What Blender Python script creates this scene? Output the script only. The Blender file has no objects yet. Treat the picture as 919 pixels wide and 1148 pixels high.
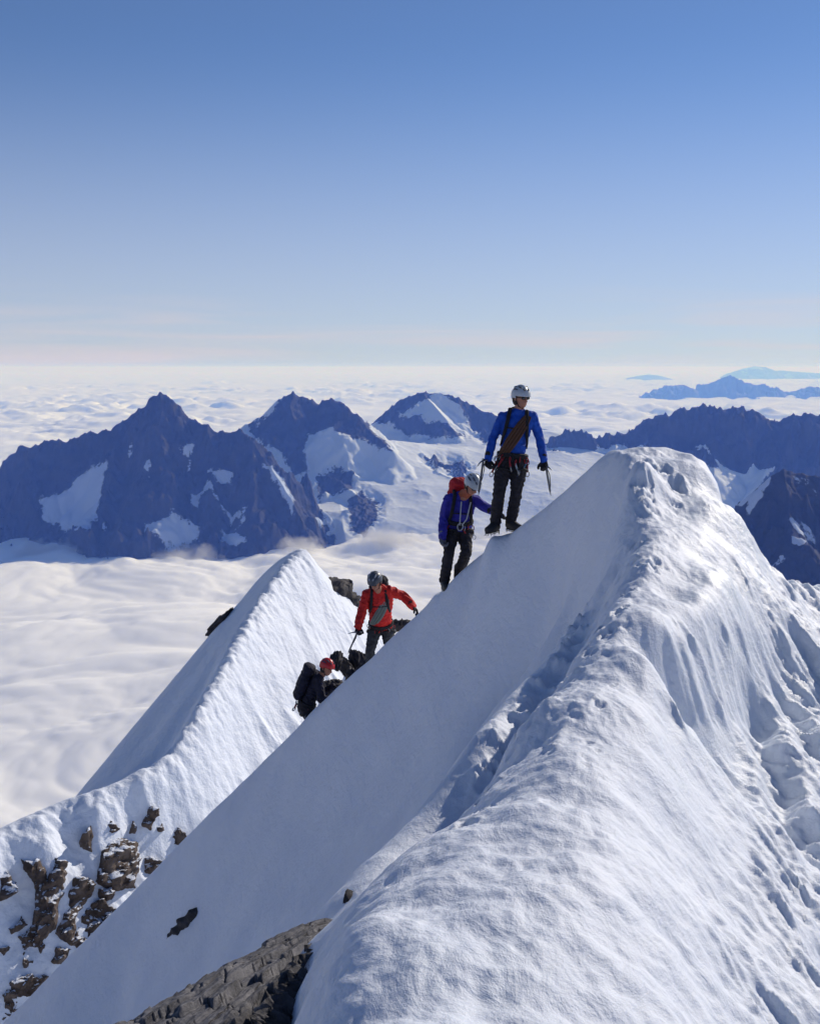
import bpy, bmesh, math, random
import numpy as np
from mathutils import Vector, Matrix
R = math.radians
random.seed(7)
scene = bpy.context.scene
COL = scene.collection

# ------------------------------------------------------------------ camera geometry
W0, H0, F0 = 919.0, 1148.0, 1231.0
PITCH = R(7.5)
CP, SP = math.cos(PITCH), math.sin(PITCH)

def P(px, py, d):
    """world point at forward distance d (metres along +Y) seen in direction of a picture position"""
    u = (px - W0 / 2) / F0
    v = (H0 / 2 - py) / F0
    y = CP + v * SP
    z = -SP + v * CP
    t = d / y
    return np.array([u * t, d, z * t])

def PV(px, py, d):
    return Vector(P(px, py, d))

def proj(x, y, z):
    c = y * CP - z * SP
    up = y * SP + z * CP
    return W0 / 2 + F0 * x / c, H0 / 2 - F0 * up / c

# ------------------------------------------------------------------ noise
_rng = np.random.RandomState(11)
_PERM = _rng.permutation(256).astype(np.int32)
_PERM = np.concatenate([_PERM, _PERM, _PERM])
_GA = _rng.rand(256) * 2 * np.pi
_GX, _GY = np.cos(_GA), np.sin(_GA)

def perlin(x, y, seed=0):
    x = np.asarray(x, float) + seed * 17.31
    y = np.asarray(y, float) - seed * 9.17
    xi = np.floor(x).astype(np.int64); yi = np.floor(y).astype(np.int64)
    fx = x - xi; fy = y - yi
    u = fx * fx * fx * (fx * (fx * 6 - 15) + 10); v = fy * fy * fy * (fy * (fy * 6 - 15) + 10)
    xi &= 255; yi &= 255; x1 = (xi + 1) & 255; y1 = (yi + 1) & 255
    def g(ix, iy, dx, dy):
        h = _PERM[_PERM[ix] + iy]
        return _GX[h] * dx + _GY[h] * dy
    a = g(xi, yi, fx, fy); b = g(x1, yi, fx - 1, fy)
    c = g(xi, y1, fx, fy - 1); d = g(x1, y1, fx - 1, fy - 1)
    return (a + u * (b - a) + v * ((c + u * (d - c)) - (a + u * (b - a)))) * 1.5

def fbm(x, y, oct=5, seed=0, gain=.5, lac=2.03):
    s = 0; a = 1
    for i in range(oct):
        s = s + a * perlin(x, y, seed + i * 3); a *= gain; x = x * lac; y = y * lac
    return s

def ridged(x, y, oct=5, seed=0, gain=.5, lac=2.07):
    s = 0; a = 1; w = 1
    for i in range(oct):
        n = 1 - np.abs(perlin(x, y, seed + i * 3)) * 1.6
        n = n * n * w
        s = s + a * n; w = np.clip(n * 1.6, 0, 1); a *= gain; x = x * lac; y = y * lac
    return s

def sstep(a, b, x):
    t = np.clip((x - a) / (b - a), 0, 1)
    return t * t * (3 - 2 * t)

# ------------------------------------------------------------------ surface through guide lines
def line3(pts, step):
    """guide line given as (px, py, distance) -> resampled world points"""
    q = [P(*p) for p in pts]
    out = [q[0]]
    for a, b in zip(q[:-1], q[1:]):
        n = max(1, int(round(np.linalg.norm(b - a) / step)))
        for i in range(1, n + 1):
            out.append(a + (b - a) * i / n)
    return np.array(out)

def strip(la, lb, rows, cols, sag=0.0):
    """rows of points between two guide lines"""
    def res(l):
        q = np.array([P(*p) for p in l]); s = np.r_[0, np.cumsum(np.linalg.norm(np.diff(q, axis=0), axis=1))]
        t = np.linspace(0, s[-1], cols)
        return np.stack([np.interp(t, s, q[:, i]) for i in range(3)], 1)
    A, B = res(la), res(lb)
    out = []
    for r in range(1, rows + 1):
        f = r / (rows + 1.0)
        q = A + (B - A) * f; q[:, 2] -= sag * 4 * f * (1 - f)
        out.extend(q)
    return out

class Surface:
    def __init__(self, pts, c, reg=1e-3):
        pts = np.array(pts)
        keep = []
        for p in pts:
            if all((p[0] - k[0]) ** 2 + (p[1] - k[1]) ** 2 > (c * .15) ** 2 for k in keep):
                keep.append(p)
        self.p = np.array(keep); self.c = c
        n = len(self.p)
        r = np.sqrt((self.p[:, None, 0] - self.p[None, :, 0]) ** 2 + (self.p[:, None, 1] - self.p[None, :, 1]) ** 2 + c * c)
        A = np.zeros((n + 3, n + 3)); A[:n, :n] = r - np.eye(n) * reg
        A[:n, n] = 1; A[:n, n + 1] = self.p[:, 0]; A[:n, n + 2] = self.p[:, 1]; A[n:, :n] = A[:n, n:].T
        b = np.zeros(n + 3); b[:n] = self.p[:, 2]
        self.w = np.linalg.solve(A, b)
    def __call__(self, x, y):
        x = np.asarray(x, float); y = np.asarray(y, float)
        s = np.zeros(x.shape) + self.w[-3] + self.w[-2] * x + self.w[-1] * y
        for i, p in enumerate(self.p):
            s += self.w[i] * np.sqrt((x - p[0]) ** 2 + (y - p[1]) ** 2 + self.c ** 2)
        return s

class Grid:
    """height grid on increasing axis arrays with smooth lookup"""
    def __init__(self, xs, ys, Z):
        self.xs, self.ys, self.Z = xs, ys, Z
    def __call__(self, x, y):
        x = np.asarray(x, float); y = np.asarray(y, float)
        i = np.clip(np.searchsorted(self.xs, x) - 1, 0, len(self.xs) - 2)
        j = np.clip(np.searchsorted(self.ys, y) - 1, 0, len(self.ys) - 2)
        a = np.clip((x - self.xs[i]) / (self.xs[i + 1] - self.xs[i]), 0, 1)
        b = np.clip((y - self.ys[j]) / (self.ys[j + 1] - self.ys[j]), 0, 1)
        Z = self.Z
        return (Z[j, i] * (1 - a) + Z[j, i + 1] * a) * (1 - b) + (Z[j + 1, i] * (1 - a) + Z[j + 1, i + 1] * a) * b
    def hit(self, px, py, d0, d1, n=900):
        """first point of the surface met along a line of sight"""
        d = np.linspace(d0, d1, n)
        q = np.array([P(px, py, k) for k in d])
        h = self(q[:, 0], q[:, 1])
        w = np.nonzero(q[:, 2] < h)[0]
        if len(w) == 0:
            return None
        return q[w[0]]

def axis(lo, hi, n, c, s):
    """denser near c"""
    a, b = math.asinh((lo - c) / s), math.asinh((hi - c) / s)
    return c + s * np.sinh(np.linspace(a, b, n))

# ------------------------------------------------------------------ objects
def grid_mesh(name, X, Y, Z, mat, attrs=None, kind=None):
    n, m = X.shape
    co = np.stack([X, Y, Z], -1).reshape(-1, 3).astype(np.float32)
    idx = np.arange(n * m).reshape(n, m)
    f = np.stack([idx[:-1, :-1], idx[:-1, 1:], idx[1:, 1:], idx[1:, :-1]], -1).reshape(-1, 4)
    me = bpy.data.meshes.new(name)
    me.vertices.add(len(co)); me.vertices.foreach_set('co', co.ravel())
    me.loops.add(f.size); me.loops.foreach_set('vertex_index', f.ravel().astype(np.int32))
    me.polygons.add(len(f)); me.polygons.foreach_set('loop_start', np.arange(0, f.size, 4, dtype=np.int32))
    me.update(calc_edges=True)
    me.shade_smooth()
    for k, v in (attrs or {}).items():
        a = me.attributes.new(k, 'FLOAT', 'POINT')
        a.data.foreach_set('value', np.asarray(v, np.float32).ravel())
    me.materials.append(mat)
    o = bpy.data.objects.new(name, me); COL.objects.link(o)
    if kind: o['kind'] = kind
    return o

def link_bm(name, bm, mat, parent=None, smooth=True):
    me = bpy.data.meshes.new(name); bm.to_mesh(me); bm.free()
    if smooth: me.shade_smooth()
    me.materials.append(mat)
    o = bpy.data.objects.new(name, me); COL.objects.link(o)
    if parent: o.parent = parent
    return o

def tag(o, label=None, cat=None, group=None, kind=None):
    if label: o['label'] = label
    if cat: o['category'] = cat
    if group: o['group'] = group
    if kind: o['kind'] = kind
    return o

def empty(name, loc):
    o = bpy.data.objects.new(name, None); COL.objects.link(o); o.location = loc
    o.empty_display_size = .1
    return o

# ------------------------------------------------------------------ materials
class NT:
    def __init__(self, name):
        self.m = bpy.data.materials.new(name); self.m.use_nodes = True
        self.t = self.m.node_tree; self.n = self.t.nodes; self.b = self.n['Principled BSDF']
        self.out = self.n['Material Output']
        self.co = self.n.new('ShaderNodeNewGeometry').outputs['Position']
    def new(self, typ, **kw):
        n = self.n.new(typ)
        for k, v in kw.items():
            if hasattr(n, k) and not k[0].isupper(): setattr(n, k, v)
        return n
    def link(self, a, b): self.t.links.new(a, b)
    def noise(self, scale, detail=5, rough=.55, vec=None, dist=0, stretch=None, rot=None):
        n = self.n.new('ShaderNodeTexNoise'); n.inputs['Scale'].default_value = scale
        n.inputs['Detail'].default_value = detail; n.inputs['Roughness'].default_value = rough
        n.inputs['Distortion'].default_value = dist
        v = vec or self.co
        if stretch or rot:
            mp = self.n.new('ShaderNodeMapping'); self.link(v, mp.inputs['Vector'])
            if rot: mp.inputs['Rotation'].default_value = rot
            if stretch: mp.inputs['Scale'].default_value = stretch
            v = mp.outputs[0]
        self.link(v, n.inputs['Vector'])
        return n.outputs['Fac']
    def ramp(self, fac, stops):
        n = self.n.new('ShaderNodeValToRGB'); self.link(fac, n.inputs[0])
        e = n.color_ramp.elements
        while len(e) < len(stops): e.new(.5)
        for k, (p, c) in enumerate(stops):
            e[k].position = p; e[k].color = (c if len(c) == 4 else (*c, 1))
        return n.outputs['Color']
    def mix(self, fac, a, b, blend='MIX'):
        n = self.n.new('ShaderNodeMix'); n.data_type = 'RGBA'; n.blend_type = blend
        if hasattr(fac, 'node'): self.link(fac, n.inputs[0])
        else: n.inputs[0].default_value = fac
        for v, i in ((a, 6), (b, 7)):
            if hasattr(v, 'node'): self.link(v, n.inputs[i])
            else: n.inputs[i].default_value = (*v, 1)
        return n.outputs[2]
    def math(self, op, a, b=0.0, c=None):
        n = self.n.new('ShaderNodeMath'); n.operation = op
        for i, v in enumerate((a, b, c)):
            if v is None: continue
            if hasattr(v, 'node'): self.link(v, n.inputs[i])
            else: n.inputs[i].default_value = v
        return n.outputs[0]
    def attr(self, name):
        n = self.n.new('ShaderNodeAttribute'); n.attribute_name = name
        return n.outputs['Fac']
    def bump(self, h, strength, dist, normal=None):
        n = self.n.new('ShaderNodeBump'); 
        if hasattr(strength, 'node'): self.link(strength, n.inputs['Strength'])
        else: n.inputs['Strength'].default_value = strength
        n.inputs['Distance'].default_value = dist
        self.link(h, n.inputs['Height'])
        if normal: self.link(normal, n.inputs['Normal'])
        return n.outputs[0]
    def set(self, **kw):
        for k, v in kw.items():
            s = self.b.inputs[k.replace('_', ' ')]
            if hasattr(v, 'node'): self.link(v, s)
            elif isinstance(v, tuple) and len(v) == 3 and s.type == 'RGBA': s.default_value = (*v, 1)
            else: s.default_value = v
        return self

def mat_snow_near():
    t = NT('snow_near')
    big = t.noise(1.3, 4, .5)
    col = t.ramp(big, [(.3, (.645, .70, .80)), (.7, (.73, .775, .85))])
    ice = t.attr('ice')
    icen = t.noise(5, 5, .6, stretch=(1, 1, .35))
    icem = t.math('MULTIPLY', ice, t.ramp(icen, [(.35, (0, 0, 0)), (.62, (1, 1, 1))]))
    col = t.mix(icem, col, (.72, .78, .84))
    t.set(Base_Color=col)
    rough = t.math('SUBTRACT', .62, t.math('MULTIPLY', icem, .22))
    t.set(Roughness=rough, Specular_IOR_Level=.35)
    t.set(Subsurface_Weight=.12, Subsurface_Radius=(.05, .07, .10), Subsurface_Scale=.5)
    h1 = t.noise(9, 6, .6)
    h2 = t.noise(42, 5, .65)
    h3 = t.noise(170, 3, .6)
    h0 = t.noise(4.5, 8, .66, stretch=(1.25, .75, 1), rot=(0, 0, R(24)), dist=.6)
    b = t.bump(h0, .36, .06)
    b = t.bump(h1, .42, .04, b)
    ck = t.ramp(t.noise(15, 7, .7, dist=1.2), [(.44, (0, 0, 0)), (.50, (1, 1, 1)), (.58, (.2, .2, .2))])
    b = t.bump(ck, .13, .012, b)
    b = t.bump(h2, .36, .010, b)
    b = t.bump(h3, .2, .003, b)
    t.set(Normal=b)
    return t.m

def mat_snow_face():
    pass

def mat_snow_mid():
    t = NT('snow_mid')
    col = t.ramp(t.noise(.25, 4, .5), [(.3, (.70, .76, .86)), (.7, (.77, .82, .90))])
    t.set(Base_Color=col, Roughness=.6, Specular_IOR_Level=.3)
    b = t.bump(t.noise(.9, 6, .6), .35, .5)
    b = t.bump(t.noise(5, 6, .62), .4, .08, b)
    t.set(Normal=b)
    return t.m

def mat_rock(name, c1, c2, c3, scale, bump, lichen=None, snowy=0):
    t = NT(name)
    n1 = t.noise(scale, 8, .62, dist=.4)
    col = t.ramp(n1, [(.3, c1), (.5, c2), (.72, c3)])
    if lichen:
        col = t.mix(t.ramp(t.noise(scale * 2.3, 6, .7), [(.56, (0, 0, 0)), (.66, (1, 1, 1))]), col, lichen)
    if snowy:
        nn = t.noise(scale * 1.7, 8, .75, stretch=(1, 1, 1.6))
        sz = t.n.new('ShaderNodeSeparateXYZ'); gg = t.n.new('ShaderNodeNewGeometry'); t.link(gg.outputs['Normal'], sz.inputs[0])
        fm = t.math('ADD', t.math('MULTIPLY', nn, 1.0), t.math('MULTIPLY', sz.outputs['Z'], .42))
        col = t.mix(t.ramp(fm, [(snowy, (0, 0, 0)), (snowy + .04, (1, 1, 1))]), col, (.74, .79, .88))
    t.set(Base_Color=col, Roughness=.82, Specular_IOR_Level=.3)
    b = t.bump(t.noise(scale * 3, 8, .7), .8, bump)
    b = t.bump(t.noise(scale * 14, 6, .7), .6, bump * .25, b)
    t.set(Normal=b)
    return t.m

def mat_mountain(name, rock1, rock2, scale, sc=(.50, .57, .72)):  # sc: snow colour; the default is darkened to stand in for shaded patches
    t = NT(name)
    rk = t.ramp(t.noise(scale, 7, .65, dist=.3), [(.35, rock1), (.68, rock2)])
    sn = t.attr('snow')
    e2 = t.math('POWER', t.math('ABSOLUTE', t.math('SUBTRACT', t.math('MULTIPLY', sn, 2.0), 1.0)), 3.0)
    edge = t.math('ADD', sn, t.math('MULTIPLY', t.math('MULTIPLY', t.math('SUBTRACT', t.noise(scale * 2.2, 9, .75), .5), 1.5), t.math('SUBTRACT', 1.0, t.math('MULTIPLY', e2, .85))))
    m = t.ramp(edge, [(.46, (0, 0, 0)), (.54, (1, 1, 1))])
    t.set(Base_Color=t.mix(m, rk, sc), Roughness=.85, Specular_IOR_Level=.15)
    t.set(Normal=t.bump(t.noise(scale * 2, 8, .7), t.math('SUBTRACT', .8, t.math('MULTIPLY', m, .68)), 22))
    return t.m

def mat_cloth(name, col, col2=None, rough=.8, wr=25, st=.5):
    t = NT(name)
    c2 = col2 or tuple(c * .7 for c in col)
    t.set(Base_Color=t.ramp(t.noise(14, 4, .6), [(.35, c2), (.65, col)]), Roughness=rough, Specular_IOR_Level=.3)
    b = t.bump(t.noise(wr, 5, .55, dist=.6), st, .012)
    t.set(Normal=b)
    return t.m

def mat_plain(name, col, rough=.5, metal=0, spec=.5):
    t = NT(name)
    t.set(Base_Color=t.ramp(t.noise(60, 3, .5), [(.3, tuple(c * .85 for c in col)), (.7, col)]), Roughness=rough, Metallic=metal, Specular_IOR_Level=spec)
    return t.m
# ------------------------------------------------------------------ sun, sky, air
SUN_AZ, SUN_EL = R(44), R(30)
w = bpy.data.worlds.new('World'); scene.world = w; w.use_nodes = True
nt = w.node_tree; bg = nt.nodes['Background']
sky = nt.nodes.new('ShaderNodeTexSky'); sky.sky_type = 'NISHITA'; sky.sun_disc = False
sky.sun_elevation = SUN_EL; sky.sun_rotation = SUN_AZ
sky.altitude = 3800; sky.air_density = 1.0; sky.dust_density = .6; sky.ozone_density = 1.5
tint = nt.nodes.new('ShaderNodeMix'); tint.data_type = 'RGBA'; tint.blend_type = 'MULTIPLY'; tint.inputs[0].default_value = 1
tint.inputs[7].default_value = (.76, .95, 1.2, 1)
nt.links.new(sky.outputs[0], tint.inputs[6]); 
# thin high veil low in the sky, with a few streaks
tc = nt.nodes.new('ShaderNodeTexCoord'); sx = nt.nodes.new('ShaderNodeSeparateXYZ'); nt.links.new(tc.outputs['Generated'], sx.inputs[0])
mr = nt.nodes.new('ShaderNodeMapRange'); mr.interpolation_type = 'SMOOTHSTEP'
mr.inputs['From Min'].default_value = -.01; mr.inputs['From Max'].default_value = .28; mr.inputs['To Min'].default_value = .66; mr.inputs['To Max'].default_value = .03
nt.links.new(sx.outputs['Z'], mr.inputs['Value'])
mp_ = nt.nodes.new('ShaderNodeMapping'); mp_.inputs['Scale'].default_value = (1.2, 1.2, 26); nt.links.new(tc.outputs['Generated'], mp_.inputs[0])
nz = nt.nodes.new('ShaderNodeTexNoise'); nz.inputs['Scale'].default_value = 2.2; nz.inputs['Detail'].default_value = 5; nz.inputs['Distortion'].default_value = .5
nt.links.new(mp_.outputs[0], nz.inputs['Vector'])
cr_ = nt.nodes.new('ShaderNodeValToRGB'); nt.links.new(nz.outputs['Fac'], cr_.inputs[0])
cr_.color_ramp.elements[0].position = .44; cr_.color_ramp.elements[0].color = (0, 0, 0, 1); cr_.color_ramp.elements[1].position = .66; cr_.color_ramp.elements[1].color = (.6, .6, .6, 1)
band_ = nt.nodes.new('ShaderNodeMapRange'); band_.interpolation_type = 'SMOOTHSTEP'
band_.inputs['From Min'].default_value = .085; band_.inputs['From Max'].default_value = .02; nt.links.new(sx.outputs['Z'], band_.inputs['Value'])
ml = nt.nodes.new('ShaderNodeMath'); ml.operation = 'MULTIPLY'; nt.links.new(cr_.outputs[0], ml.inputs[0]); nt.links.new(band_.outputs[0], ml.inputs[1])
veil = nt.nodes.new('ShaderNodeMix'); veil.data_type = 'RGBA'; veil.inputs[7].default_value = (6.4, 6.4, 7.2, 1)
nt.links.new(mr.outputs[0], veil.inputs[0]); nt.links.new(tint.outputs[2], veil.inputs[6])
v2 = nt.nodes.new('ShaderNodeMix'); v2.data_type = 'RGBA'; v2.inputs[7].default_value = (8.6, 7.4, 7.7, 1)
nt.links.new(ml.outputs[0], v2.inputs[0]); nt.links.new(veil.outputs[2], v2.inputs[6])
nt.links.new(v2.outputs[2], bg.inputs['Color']); bg.inputs['Strength'].default_value = .076
SUN_DIR = Vector((math.sin(SUN_AZ) * math.cos(SUN_EL), math.cos(SUN_AZ) * math.cos(SUN_EL), math.sin(SUN_EL)))
sl = bpy.data.lights.new('sun', 'SUN'); sl.energy = 3.6; sl.angle = R(.5); sl.color = (1, .91, .80)
so = bpy.data.objects.new('sun', sl); COL.objects.link(so)
so.rotation_euler = SUN_DIR.to_track_quat('Z', 'Y').to_euler()

HAZE = 4.8e-5
bm = bmesh.new(); bmesh.ops.create_cube(bm, size=1)
for v in bm.verts:
    v.co = Vector((v.co.x * 640000, v.co.y * 640000, 160 if v.co.z > 0 else -1700))
hm = bpy.data.materials.new('haze_air'); hm.use_nodes = True
hm.node_tree.nodes.remove(hm.node_tree.nodes['Principled BSDF'])
pv = hm.node_tree.nodes.new('ShaderNodeVolumePrincipled')
pv.inputs['Color'].default_value = (.13, .28, 1.0, 1); pv.inputs['Absorption Color'].default_value = (1, 1, 1, 1); pv.inputs['Density'].default_value = HAZE
pv.inputs['Anisotropy'].default_value = .076
hm.node_tree.links.new(pv.outputs[0], hm.node_tree.nodes['Material Output'].inputs['Volume'])
if HAZE > 0:
    hz = link_bm('haze', bm, hm, smooth=False); hz['kind'] = 'stuff'

cam = bpy.data.cameras.new('camera'); co = bpy.data.objects.new('camera', cam); COL.objects.link(co)
cam.sensor_fit = 'VERTICAL'; cam.sensor_height = 24; cam.lens = 24 * F0 / H0
cam.clip_start = .05; cam.clip_end = 2e6
co.rotation_euler = (R(90) - PITCH, 0, 0); scene.camera = co
scene.view_settings.view_transform = 'Standard'; scene.view_settings.look = 'None'
scene.view_settings.exposure = .13; scene.view_settings.gamma = 1
scene.render.engine = 'CYCLES'
scene.cycles.use_denoising = True
scene.cycles.max_bounces = 6; scene.cycles.volume_bounces = 1; scene.cycles.diffuse_bounces = 3
scene.cycles.transparent_max_bounces = 8
scene.cycles.caustics_reflective = False; scene.cycles.caustics_refractive = False
# ------------------------------------------------------------------ near snow crest
CREST = [(735, 503, 10.6), (700, 503, 10.5), (682, 513, 10.7), (660, 524, 11.0), (640, 536, 11.4), (622, 548, 11.9), (600, 567, 12.5), (578, 587, 12.95),
         (556, 604, 13.3), (538, 619, 13.55), (511, 641, 13.9), (481, 672, 14.35), (447, 701, 14.95), (416, 731, 15.4), (385, 760, 16.0), (350, 797, 16.5), (331, 817, 16.8),
         (280, 868, 17.5), (200, 948, 18.5), (100, 1050, 19.8), (20, 1132, 20.8), (-80, 1232, 22), (-180, 1330, 23.4)]
SKYTRUE = [(735, 503), (700, 499), (689, 503.5), (665, 523), (638, 546), (611, 570), (580, 592), (557, 607), (538, 621), (511, 643), (481, 674), (447, 703), (416, 733), (385, 762), (350, 799), (331, 819),
           (280, 868), (200, 948), (100, 1050), (20, 1132), (-80, 1232), (-180, 1330)]
RSKY = [(745, 503, 10.6), (775, 509, 10.5), (790, 518, 10.3), (803, 540, 10.1), (810, 566, 9.8), (828, 574, 9.6), (842, 600, 9.5),
        (864, 634, 9.6), (885, 649, 9.9), (919, 655, 10.4), (970, 668, 11)]
near_pts = []
def addl(l, step=.45): near_pts.extend(line3(l, step))
cl = line3(CREST, .35); near_pts.extend(cl)
# the far side of the crest: a tread the climbers walk on, then the drop
for k, p in enumerate(cl):
    t = cl[min(k + 1, len(cl) - 1)] - cl[max(k - 1, 0)]
    n = np.array([-t[1], t[0]]); n /= np.linalg.norm(n) + 1e-9
    if n[1] < 0: n = -n
    n = n * .6 + np.array([.05, .8]) ; n /= np.linalg.norm(n)
    f = min(1, k / 14.)
    near_pts.append(np.array([p[0] + n[0] * .30, p[1] + n[1] * .30, p[2] - (.06 + .10 * f)]))
    if k % 2 == 0:
        near_pts.append(np.array([p[0] + n[0] * .85, p[1] + n[1] * .85, p[2] - (.26 + .42 * f)]))
        near_pts.append(np.array([p[0] + n[0] * 2.2, p[1] + n[1] * 2.2, p[2] - 1.9]))
    if k % 4 == 0:
        near_pts.append(np.array([p[0] + n[0] * 7, p[1] + n[1] * 7, p[2] - 8.5]))
        near_pts.append(np.array([p[0] + n[0] * 14, p[1] + n[1] * 14, p[2] - 19]))
# right skyline and the drop beyond
rl = line3(RSKY, .3); near_pts.extend(rl)
for k, p in enumerate(rl):
    if k % 2 == 0:
        near_pts.append(p + np.array([.15, .30, -.06])); near_pts.append(p + np.array([.9, 1.5, -1.6])); near_pts.append(p + np.array([.1, 1.0, -.7]))
    if k % 4 == 0: near_pts.append(p + np.array([3.5, 6, -8]))
near_pts.extend([P(700, 512, 10.2), P(735, 512, 10.2), P(765, 514, 10.2), P(790, 528, 10.0), P(745, 524, 9.95), P(715, 524, 9.95), P(690, 528, 10.2)])
near_pts.extend(strip([(700, 503, 10.5), (682, 514, 10.7), (660, 524, 11.0), (640, 536, 11.4), (622, 548, 11.9), (600, 567, 12.5)],
                      [(698, 548, 9.85), (689, 575, 9.75), (680, 602, 9.95), (668, 622, 10.35), (655, 642, 10.75), (640, 658, 11.1)], 5, 14, -.05))
# back of the ridge
addl([(380, 1190, 2.45), (440, 1148, 2.62), (520, 1040, 3.15), (590, 940, 3.8), (635, 850, 4.6), (668, 770, 5.5), (695, 700, 6.5), (716, 635, 7.7),
      (732, 580, 8.9), (738, 535, 9.8)])
addl([(640, 1148, 2.75), (680, 1000, 3.5), (705, 890, 4.4), (722, 800, 5.3), (738, 720, 6.4), (765, 655, 7.7), (785, 590, 9.0), (782, 545, 9.8)])
# left rim of the ridge (light to shadow)
addl([(332, 1148, 3.0), (364, 1074, 3.45), (404, 1012, 4.05), (440, 975, 4.3), (490, 945, 4.55), (540, 898, 4.95), (562, 850, 5.4), (605, 795, 6.0),
      (655, 725, 7.0), (686, 662, 8.0), (692, 615, 8.8), (690, 580, 9.3), (700, 530, 10.0)], .3)
# hollow just below the rim
addl([(372, 1040, 4.45), (430, 1000, 4.9), (500, 955, 5.2), (540, 915, 5.55), (566, 862, 5.95), (612, 800, 6.5), (660, 728, 7.4), (684, 668, 8.35)], .3)
# little outer lip
addl([(388, 990, 5.2), (440, 932, 5.75), (500, 868, 6.2), (560, 795, 6.85), (610, 742, 7.5), (650, 692, 8.2), (672, 655, 8.8)], .3)
# under the outer lip
addl([(395, 1050, 6.1), (450, 985, 6.8), (510, 915, 7.4), (570, 838, 8.1), (620, 770, 8.7), (655, 712, 9.3), (680, 650, 9.55), (682, 620, 9.8)], .4)
# shaded face
addl([(648, 590, 11.15), (600, 640, 11.9), (560, 690, 12.3), (500, 760, 13.0), (420, 850, 13.9), (340, 930, 14.7), (240, 1030, 15.8), (120, 1148, 17.2)], .8)
addl([(630, 680, 10.6), (570, 780, 10.8), (500, 870, 11.2), (420, 970, 11.7), (330, 1060, 12.4), (220, 1160, 13.2), (100, 1280, 14.2)], .8)
addl([(560, 900, 9.0), (480, 980, 9.2), (400, 1080, 9.6), (300, 1180, 10.4), (180, 1320, 11)], .8)
addl([(470, 1080, 6.6), (380, 1180, 7.2), (260, 1350, 7.6)], .8)
# left flank of the near ridge, under the slab
addl([(330, 1122, 3.75), (300, 1210, 3.5), (250, 1190, 3.95), (330, 1080, 4.5), (200, 1230, 4.2), (100, 1330, 4.6), (260, 1400, 3.4)], .5)
# right side: broken wall, then fluted slope
addl([(742, 712, 6.45), (775, 698, 6.9), (805, 685, 7.3), (832, 668, 8.0)], .25)
addl([(748, 806, 6.15), (788, 815, 6.35), (818, 805, 6.7), (842, 790, 7.2)], .25)
addl([(800, 640, 8.3), (815, 610, 8.9)], .3)
addl([(842, 680, 8.3), (850, 730, 7.9), (860, 790, 7.3), (880, 850, 6.6), (919, 930, 5.8), (960, 1010, 5.2)], .4)
addl([(770, 860, 5.3), (790, 960, 4.5), (820, 1060, 3.85), (850, 1160, 3.4)], .4)
addl([(870, 650, 9.2), (900, 700, 8.7), (940, 770, 7.9), (1000, 860, 7)], .5)
addl([(760, 1160, 3.0), (900, 1080, 4.2), (919, 1160, 3.75), (1050, 1160, 4.6), (1000, 1000, 5.6), (1100, 900, 7.5)], .8)
# under and behind the photographer
for q in [(0, 0, -1.62), (.1, 1.2, -1.62), (-.2, -2, -1.7), (0, -5, -2.2), (1.6, 0, -2.9), (1.9, -3, -3.6), (-1.5, 0, -2.9), (-2.2, 1.5, -4), (-2, -3, -4),
          (4, 0, -6), (5, 3, -6.5), (-5, 0, -9), (-6, 4, -11), (-9, 10, -17), (-12, 16, -24), (8, 6, -10), (9, 10, -11), (8, 14, -12), (5, -5, -8), (-6, -5, -11)]:
    near_pts.append(np.array(q, float))
NEAR = Surface(near_pts, .25, reg=.004)

xs = axis(-17, 13, 1250, .9, 3.2); ys = axis(-6, 32, 1300, 3.6, 4.5)
xc = axis(-17, 13, 330, .9, 3.2); yc = axis(-6, 32, 380, 3.6, 4.5)
Xc, Yc = np.meshgrid(xc, yc)
Zc = NEAR(Xc, Yc)
base = Grid(xc, yc, Zc)
X, Y = np.meshgrid(xs, ys)
Zb = base(X, Y)
# light smoothing of the lookup facets
for _ in range(3):
    Zb[1:-1, 1:-1] = (Zb[1:-1, 1:-1] * 2 + Zb[:-2, 1:-1] + Zb[2:, 1:-1] + Zb[1:-1, :-2] + Zb[1:-1, 2:]) / 6
PX, PY = proj(X, np.maximum(Y, .3), Zb)
# hold the crest at its surveyed height: shave bulges the fit leaves above it
SK = [(-400, 1550)] + SKYTRUE[::-1] + [(q[0], q[1]) for q in RSKY] + [(1500, 800)]
SK = sorted(set(SK))
sy = np.interp(PX, [q[0] for q in SK], [q[1] for q in SK])
vv = (H0 / 2 - sy) / F0
lim = Y * (-SP + vv * CP) / (CP + vv * SP)
g_ = np.where(Y > 6.5, Zb - lim, -9)
over = np.where(g_ > -.04, (g_ + .04) ** 2 / .16 * (g_ < .04) + g_ * (g_ >= .04), 0)
print('shaved', float(over.max()), int((g_ > .05).sum()))
Zb = Zb - over * (Y > 6.5)
PX, PY = proj(X, np.maximum(Y, .3), Zb)
vis = (Y > .6)
def band(a, lo0, lo1, hi0, hi1): return sstep(lo0, lo1, a) * (1 - sstep(hi0, hi1, a))
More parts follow.
